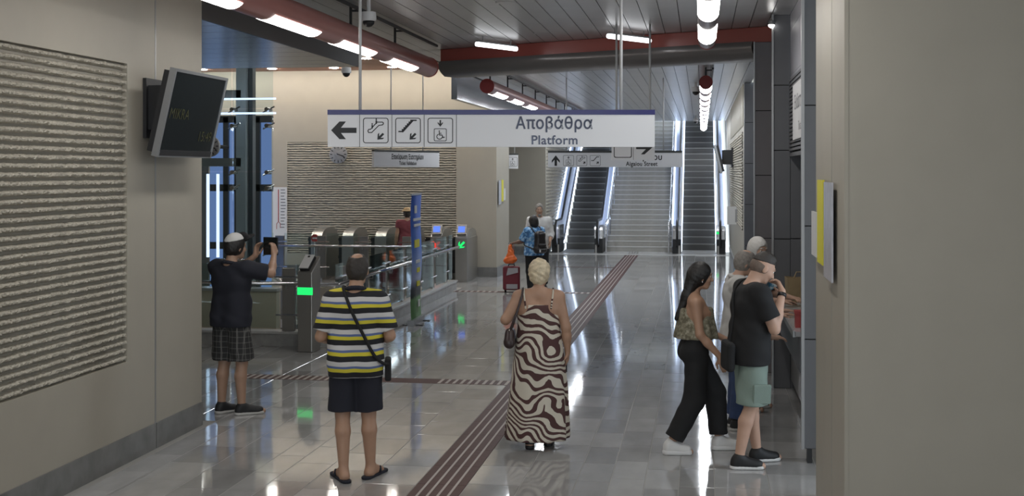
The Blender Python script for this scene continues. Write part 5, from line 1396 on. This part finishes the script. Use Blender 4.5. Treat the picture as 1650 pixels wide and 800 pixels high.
S_ = SDF(); S_.cone((-0.08,-0.262,1.0),(0.08,-0.262,1.0),0.085,0.085,0.04); S_.cone((-0.055,-0.245,1.33),(0.055,-0.245,1.33),0.075,0.075,0.04); S_.cone((-0.05,-0.25,1.03),(-0.04,-0.25,1.33),0.10,0.085,0.04); S_.cone((0.05,-0.25,1.03),(0.04,-0.25,1.33),0.10,0.085,0.04); V, Q = S_.mesh(0.012); np_mesh('pack_body', V, Q, 'leather_black', r)
S_ = SDF(); S_.cone((-0.07,-0.335,0.99),(0.07,-0.335,0.99),0.05,0.05,0.03); S_.cone((-0.06,-0.335,1.10),(0.06,-0.335,1.10),0.045,0.045,0.03); V, Q = S_.mesh(0.012); np_mesh('front_pocket', V, Q, 'leather_black', r)
for x in (-1, 1): bag_strap(r, [(x*0.07,-0.19,1.36),(x*0.12,-0.07,1.45),(x*0.13,0.03,1.45),(x*0.14,0.13,1.32),(x*0.16,0.08,1.12),(x*0.13,-0.20,1.0)], 0.014, 'leather_black', on=P4)
o = MB().box(-0.015,0.015,-0.005,0.005,-0.03,0.03).build('tag', 'white_plain', r); o.location = (-0.09,-0.385,0.98)
hp = P4.root.matrix_basis @ Vector(tuple((J['wrL']+A3(-0.01,0.09,-0.02))*P4.sc))
sp_ = fl(823, 474)
r = tag(empty('suitcase', (hp.x, hp.y+0.02, 0), math.radians(8)), 'dark red wheeled suitcase with grey pockets and raised handle', 'suitcase')
o = MB().box(-0.17, 0.17, -0.11, 0.11, 0.05, 0.52).build('case_body', 'case_red', r); bvm = o.modifiers.new('b','BEVEL'); bvm.width = 0.04; bvm.segments = 3
vs = [(-0.10,-0.125,0.34),(0.13,-0.125,0.40),(0.13,-0.125,0.49),(-0.07,-0.125,0.49)]; vs2 = [(a,-0.10,b) for a,_,b in vs]
MB().add(vs+vs2, [(0,1,2,3),(4,7,6,5),(0,4,5,1),(1,5,6,2),(2,6,7,3),(3,7,4,0)]).build('pocket', 'case_grey', r)
bx('pocket', 'case_grey', -0.10, 0.12, -0.125, -0.10, 0.08, 0.17, r)
for x in (-0.12, 0.12): MB().tube([(x-0.02,0.0,0.03),(x+0.02,0.0,0.03)], 0.03, 10).build('wheel', 'rubber', r)
hz_ = hp.z
MB().tube([(-0.05,0.06,0.5),(-0.05,0.0,hz_),(0.05,0.0,hz_),(0.05,0.06,0.5)], 0.009, 8).build('pull_handle', 'chrome', r); MB().tube([(-0.06,0,hz_),(0.06,0,hz_)], 0.014, 8).build('grip', 'rubber', r)
MB().tube([(-0.06,0.0,0.51),(-0.05,-0.02,0.56),(0.05,-0.02,0.56),(0.06,0.0,0.51)], 0.012, 8).build('carry_handle', 'rubber', r)
r = tag(empty('plastic_bag', (hp.x-0.01, hp.y-0.08, 0.56), math.radians(8)), 'orange plastic bag hanging from the suitcase handle', 'bag')
S_ = SDF(); S_.cone((-0.07,0,0.075),(0.07,0,0.10),0.06,0.06,0.04); S_.cone((-0.01,0,0.10),(0,0.01,0.36),0.075,0.028,0.05); S_.cone((0.05,0,0.10),(0.01,0.02,0.38),0.06,0.015,0.04); V, Q = S_.mesh(0.012, (0.008,40,30,0.4)); np_mesh('bag_body', V, Q, 'orange_bag', r)
MB().tube([(-0.03,0.02,0.34),(-0.02,0.06,hz_-0.555),(0.0,0.08,hz_-0.55),(0.02,0.05,hz_-0.56),(0.01,0.02,0.32)], 0.006, 6).build('bag_handle', 'white_plain', r)

# ---- man in white shirt facing the camera
J = base_pose(); J.update(elL=A3(-0.245,-0.02,1.12), wrL=A3(-0.21,0.16,0.98), elR=A3(0.245,-0.02,1.12), wrR=A3(0.23,0.14,0.95), hp=-6)
P5 = Person('person with grey beard in a white shirt standing before the escalator', fl(869, 466), 170, 1.74, J, 'skin_tan', bulk=1.0, belly=0.03, h=0.012)
P5.top('white_shirt', 'cloth_white', 0.82, 1.5, g=0.014, collar='cloth_white'); P5.bottoms('trousers', 'cloth_black', 1.95, wide=0.01); P5.hair('hair_grey', 0.008, -0.06); P5.eyes('hair_grey')
for q in 'LR': P5.shoe(q, 'shoe_black', 'shoe_black')
S_ = SDF(); c, R = J['head'], P5.Rh; S_.cone(c+R@A3(-0.05,0.03,-0.07), c+R@A3(0,0.075,-0.105), 0.022, 0.026, 0.02); S_.cone(c+R@A3(0.05,0.03,-0.07), c+R@A3(0,0.075,-0.105), 0.022, 0.026, 0.02); P5.put('beard', S_, 'hair_grey', h=0.008)
o = MB().box(-0.045,0.045,-0.005,0.005,-0.05,0.05).build('badge', 'white_sign', P5.root); o.location = (-0.07, 0.165, 1.22)

# ---- woman walking, black trousers
J = base_pose(); J.update(head=A3(0,0.055,1.625), hy=4, hp=-8, shR=A3(0.16,-0.02,1.39), shL=A3(-0.16,0.0,1.39), elR=A3(0.20,0.01,1.11), wrR=A3(0.20,0.20,0.90), elL=A3(-0.20,0.08,1.12), wrL=A3(-0.17,0.31,1.02))
J['hdR'] = A3(-0.05,0.35,-0.9); J['hdL'] = A3(0.05,0.8,-0.45); J['hnL'] = A3(0.3,0,-1)
J.update(hipR=A3(0.085,0,0.93), knR=A3(0.09,-0.02,0.50), anR=A3(0.09,-0.24,0.09), toeR=A3(0.10,-0.06,0.025), hipL=A3(-0.085,0.0,0.93), knL=A3(-0.09,0.20,0.53), anL=A3(-0.09,0.24,0.09), toeL=A3(-0.09,0.42,0.03))
P6 = Person('person with long black hair in strapless print top and black trousers, walking', fl(1120, 729), 80, 1.62, J, 'skin_tan', female=True, bulk=0.93, h=0.0075)
rg = [(0,0.01,z_,rx,ry,fa,11,z_*2) for z_,rx,ry,fa in ((1.055,0.185,0.195,0.05),(1.075,0.186,0.196,0.05),(1.15,0.178,0.185,0.035),(1.22,0.168,0.172,0.015),(1.28,0.162,0.164,0.008),(1.32,0.156,0.158,0.006),(1.335,0.148,0.146,0.008))]
loft('strapless_top', rg, 'cloth_leafprint', P6.root, P6.sc)
P6.bottoms('trousers', 'cloth_black', 1.86, wide=0.022, waist=1.09)
def longhair(S, P, R): S.cone(P((0,-0.06,0.0)), P((0,-0.10,-0.20)), 0.075, 0.055, 0.03); S.cone(P((0,-0.10,-0.20)), P((-0.01,-0.17,-0.42)), 0.055, 0.022, 0.03)
P6.hair('hair_black', 0.013, None, face_c=(0,0.115,-0.055), face_r=(0.088,0.10,0.115), extra=longhair); P6.eyes('hair_black')
for q in 'LR': P6.shoe(q, 'shoe_white', 'shoe_white', 1.08, 0.012)
p = (J['head']+P6.Rh@A3(0.078,0.0,-0.05))*P6.sc; MB().lathe([(0.001,-0.007),(0.007,0),(0.001,0.007)], 8, p).build('earring', 'chrome', P6.root, True)

# ---- man in black t-shirt at the counter
J = base_pose(); J.update(head=A3(0.0,0.115,1.60), hy=2, hp=-32, neck=A3(0,0.01,1.45), chest=A3(0,0.01,1.28), shR=A3(0.19,0.01,1.41), shL=A3(-0.19,0.02,1.41), elR=A3(0.235,0.12,1.13), wrR=A3(0.115,0.235,1.415), elL=A3(-0.25,0.06,1.12), wrL=A3(-0.23,0.26,1.0))
J['hdR'] = A3(-0.62,-0.15,0.72); J['hnR'] = A3(-0.3,-0.9,0.0); J['curlR'] = 50; J['hdL'] = A3(0,1,0); J['hnL'] = A3(0,0,-1)
J.update(knR=A3(0.1,-0.02,0.5), anR=A3(0.11,-0.13,0.085), toeR=A3(0.15,0.05,0.025), anL=A3(-0.10,0.10,0.085), toeL=A3(-0.12,0.29,0.025), knL=A3(-0.1,0.06,0.5))
P7 = Person('person in black t-shirt and sage cargo shorts touching his face', fl(1208, 750), 72, 1.76, J, 'skin_light', bulk=1.06, h=0.0075)
P7.top('t_shirt', 'cloth_black', 0.83, 0.72, g=0.02, sleeve_r=0.025, folds=(0.005,24,16,0.1)); sh = P7.bottoms('cargo_shorts', 'cloth_sage', 0.97, wide=0.053, g=0.010, folds=(0.006,24,14,0.9))
o = MB().box(-0.012, 0.012, -0.075, 0.075, -0.09, 0.07).build('cargo_pocket', 'cloth_sage', sh); o.location = tuple(A3(0.222,0.02,0.62)*P7.sc); o.rotation_euler = (0,0.10,0); bvm = o.modifiers.new('b','BEVEL'); bvm.width = 0.008
def quiff(S, P, R): S.ell(P((0,0.0,0.102)), A3(0.056,0.070,0.026), R, 0.03)
P7.hair('hair_dark', 0.004, 0.045, face_c=(0,0.145,0.03), face_r=(0.10,0.085,0.09), extra=quiff); P7.eyes('hair_dark')
S_ = SDF(); c, R = J['head'], P7.Rh; S_.ell(c+R@A3(0,-0.018,-0.005), A3(0.0765,0.0975,0.085), R, 0.01); S_.ell(c+R@A3(0,0.115,-0.03), A3(0.09,0.125,0.14), R, 0.01, 's'); S_.plane(c+R@A3(0,0,-0.06), R@A3(0,0.3,-1)); P7.put('cropped_sides', S_, 'hair_faded', h=0.006)
for q in 'LR': P7.shoe(q, 'shoe_black', 'shoe_white', 1.05)
wv = unit(J['elR']-J['wrR']); w0 = (J['wrR']+wv*0.03)*P7.sc; MB().tube([tuple(w0-wv*0.014), tuple(w0+wv*0.014)], 0.036, 14).build('wristwatch', 'rubber', P7.root, True)
r = P7.item('shoulder_pouch', 'square black pouch hanging behind the sage shorts', 'bag')
o = MB().box(-0.14, 0.06, -0.035, 0.035, -0.12, 0.12).build('pouch', 'cloth_black', r); o.location = (0.10, -0.205, 0.90); o.rotation_euler = (0,0.08,0); bvm = o.modifiers.new('b','BEVEL'); bvm.width = 0.03; bvm.segments = 3
bag_strap(r, [(0.08,-0.20,1.01),(0.06,-0.16,1.2),(-0.02,-0.13,1.40),(-0.10,-0.02,1.49),(-0.10,0.10,1.38)], 0.010, 'cloth_black', on=P7)

# ---- man behind in pale shirt and jeans
J = base_pose(); J.update(head=A3(0.0,0.07,1.61), hy=-2, hp=-12, elR=A3(0.26,0.10,1.16), wrR=A3(0.18,0.36,1.130), elL=A3(-0.25,0.14,1.19), wrL=A3(-0.16,0.42,1.132))
J['hdR'] = A3(-0.1,1,0.0); J['hnR'] = A3(0,0,-1); J['hdL'] = A3(0.1,1,0); J['hnL'] = A3(0,0,-1); J['curlR'] = J['curlL'] = 7
P8 = Person('person in pale shirt and blue jeans leaning towards the ticket counter', (0.345, 11.75, 0), 84, 1.68, J, 'skin_light', bulk=1.08, h=0.010)
P8.top('pale_shirt', 'cloth_offwhite', 0.82, 0.85, g=0.025, collar='cloth_offwhite'); P8.bottoms('jeans', 'denim', 1.93, wide=0.015); P8.hair('hair_grey', 0.009, -0.085, cuts=(((0,-0.01,0.15),(0.06,0.07,0.055)),)); P8.eyes('hair_grey')
for q in 'LR': P8.shoe(q, 'shoe_black', 'sole_grey')
w0 = (J['wrR']+unit(J['elR']-J['wrR'])*0.03)*P8.sc; wv = unit(J['elR']-J['wrR']); MB().tube([tuple(w0-wv*0.014), tuple(w0+wv*0.014)], 0.036, 14).build('wristwatch', 'rubber', P8.root, True)

# ---- white-haired man
J = base_pose(); J.update(head=A3(0.0,0.07,1.615), hy=-28, hp=-8, elR=A3(0.26,0.10,1.14), wrR=A3(0.12,0.36,1.12), elL=A3(-0.26,0.14,1.16), wrL=A3(-0.06,0.40,1.14))
J['hdR'] = A3(-0.6,0.8,0); J['hnR'] = A3(0,0,-1); J['hdL'] = A3(0.5,0.8,0); J['hnL'] = A3(0,0,-1)
P9 = Person('person with white hair in a blue patterned shirt at the counter', (0.50, 12.75, 0), 112, 1.74, J, 'skin_light', bulk=1.08, h=0.010)
P9.top('patterned_shirt', 'cloth_bluewhite', 0.84, 0.85, g=0.025, collar='cloth_bluewhite'); P9.bottoms('shorts', 'cloth_teal', 0.95, wide=0.03); P9.hair('hair_white', 0.016, -0.075, face_c=(0,0.118,-0.04), face_r=(0.088,0.09,0.105)); P9.eyes('hair_white')
for q in 'LR': P9.shoe(q, 'shoe_black', 'sole_grey')

# ---- traveller with straw hat by the gates
J = base_pose(); J.update(hp=-4)
q_ = at_y(656, 345, 25.75)
P10 = Person('person in rose vest with straw hat passing the ticket gates', (q_.x, 25.75, 0), -20, 1.62, J, 'skin_tan', female=True, h=0.012)
P10.top('rose_top', 'cloth_rose', 0.85, 0.4); P10.bottoms('trousers', 'denim', 1.95); P10.hair('hair_dark', 0.014, -0.09)
for q in 'LR': P10.shoe(q, 'shoe_black', 'sole_grey')
S_ = SDF(); c, R = J['head'], P10.Rh; S_.ell(c+R@A3(0,-0.01,0.055), A3(0.10,0.115,0.085), R, 0.01); S_.ell(c+R@A3(0,-0.01,0.045), A3(0.15,0.165,0.014), R, 0.02); S_.plane(c+R@A3(0,0,0.035), R@A3(0,0,-1)); P10.put('straw_hat', S_, 'straw', h=0.01)

# ------------------------------------------------------------------ things on the counter
r = tag(empty('paper_bag', (0.97, 13.02, 1.06), 0.3), 'tan paper bag standing open on the ticket counter', 'bag')
vs = [(-0.10,-0.06,0),(0.10,-0.06,0),(0.10,0.06,0),(-0.10,0.06,0),(-0.12,-0.05,0.25),(0.12,-0.06,0.27),(0.11,0.07,0.24),(-0.11,0.06,0.26),(0,-0.08,0.13),(0,0.05,0.22)]
MB().add(vs[:8], [(0,3,2,1),(0,1,5,4),(1,2,6,5),(2,3,7,6),(3,0,4,7)]).build('bag_body', 'tan_bag', r); MB().tube([(-0.05,-0.05,0.25),(-0.03,-0.06,0.31),(0.03,-0.06,0.31),(0.05,-0.05,0.25)], 0.006, 6).build('bag_handle', 'tan_bag', r)
r = tag(empty('red_box', (0.83, 10.9, 1.06)), 'small red box at the end of the ticket counter', 'box')
bx('box_body', 'red_cap', -0.035, 0.035, -0.05, 0.05, 0, 0.13, r); bx('box_lid', 'red_cap', -0.04, 0.04, -0.055, 0.055, 0.115, 0.145, r)
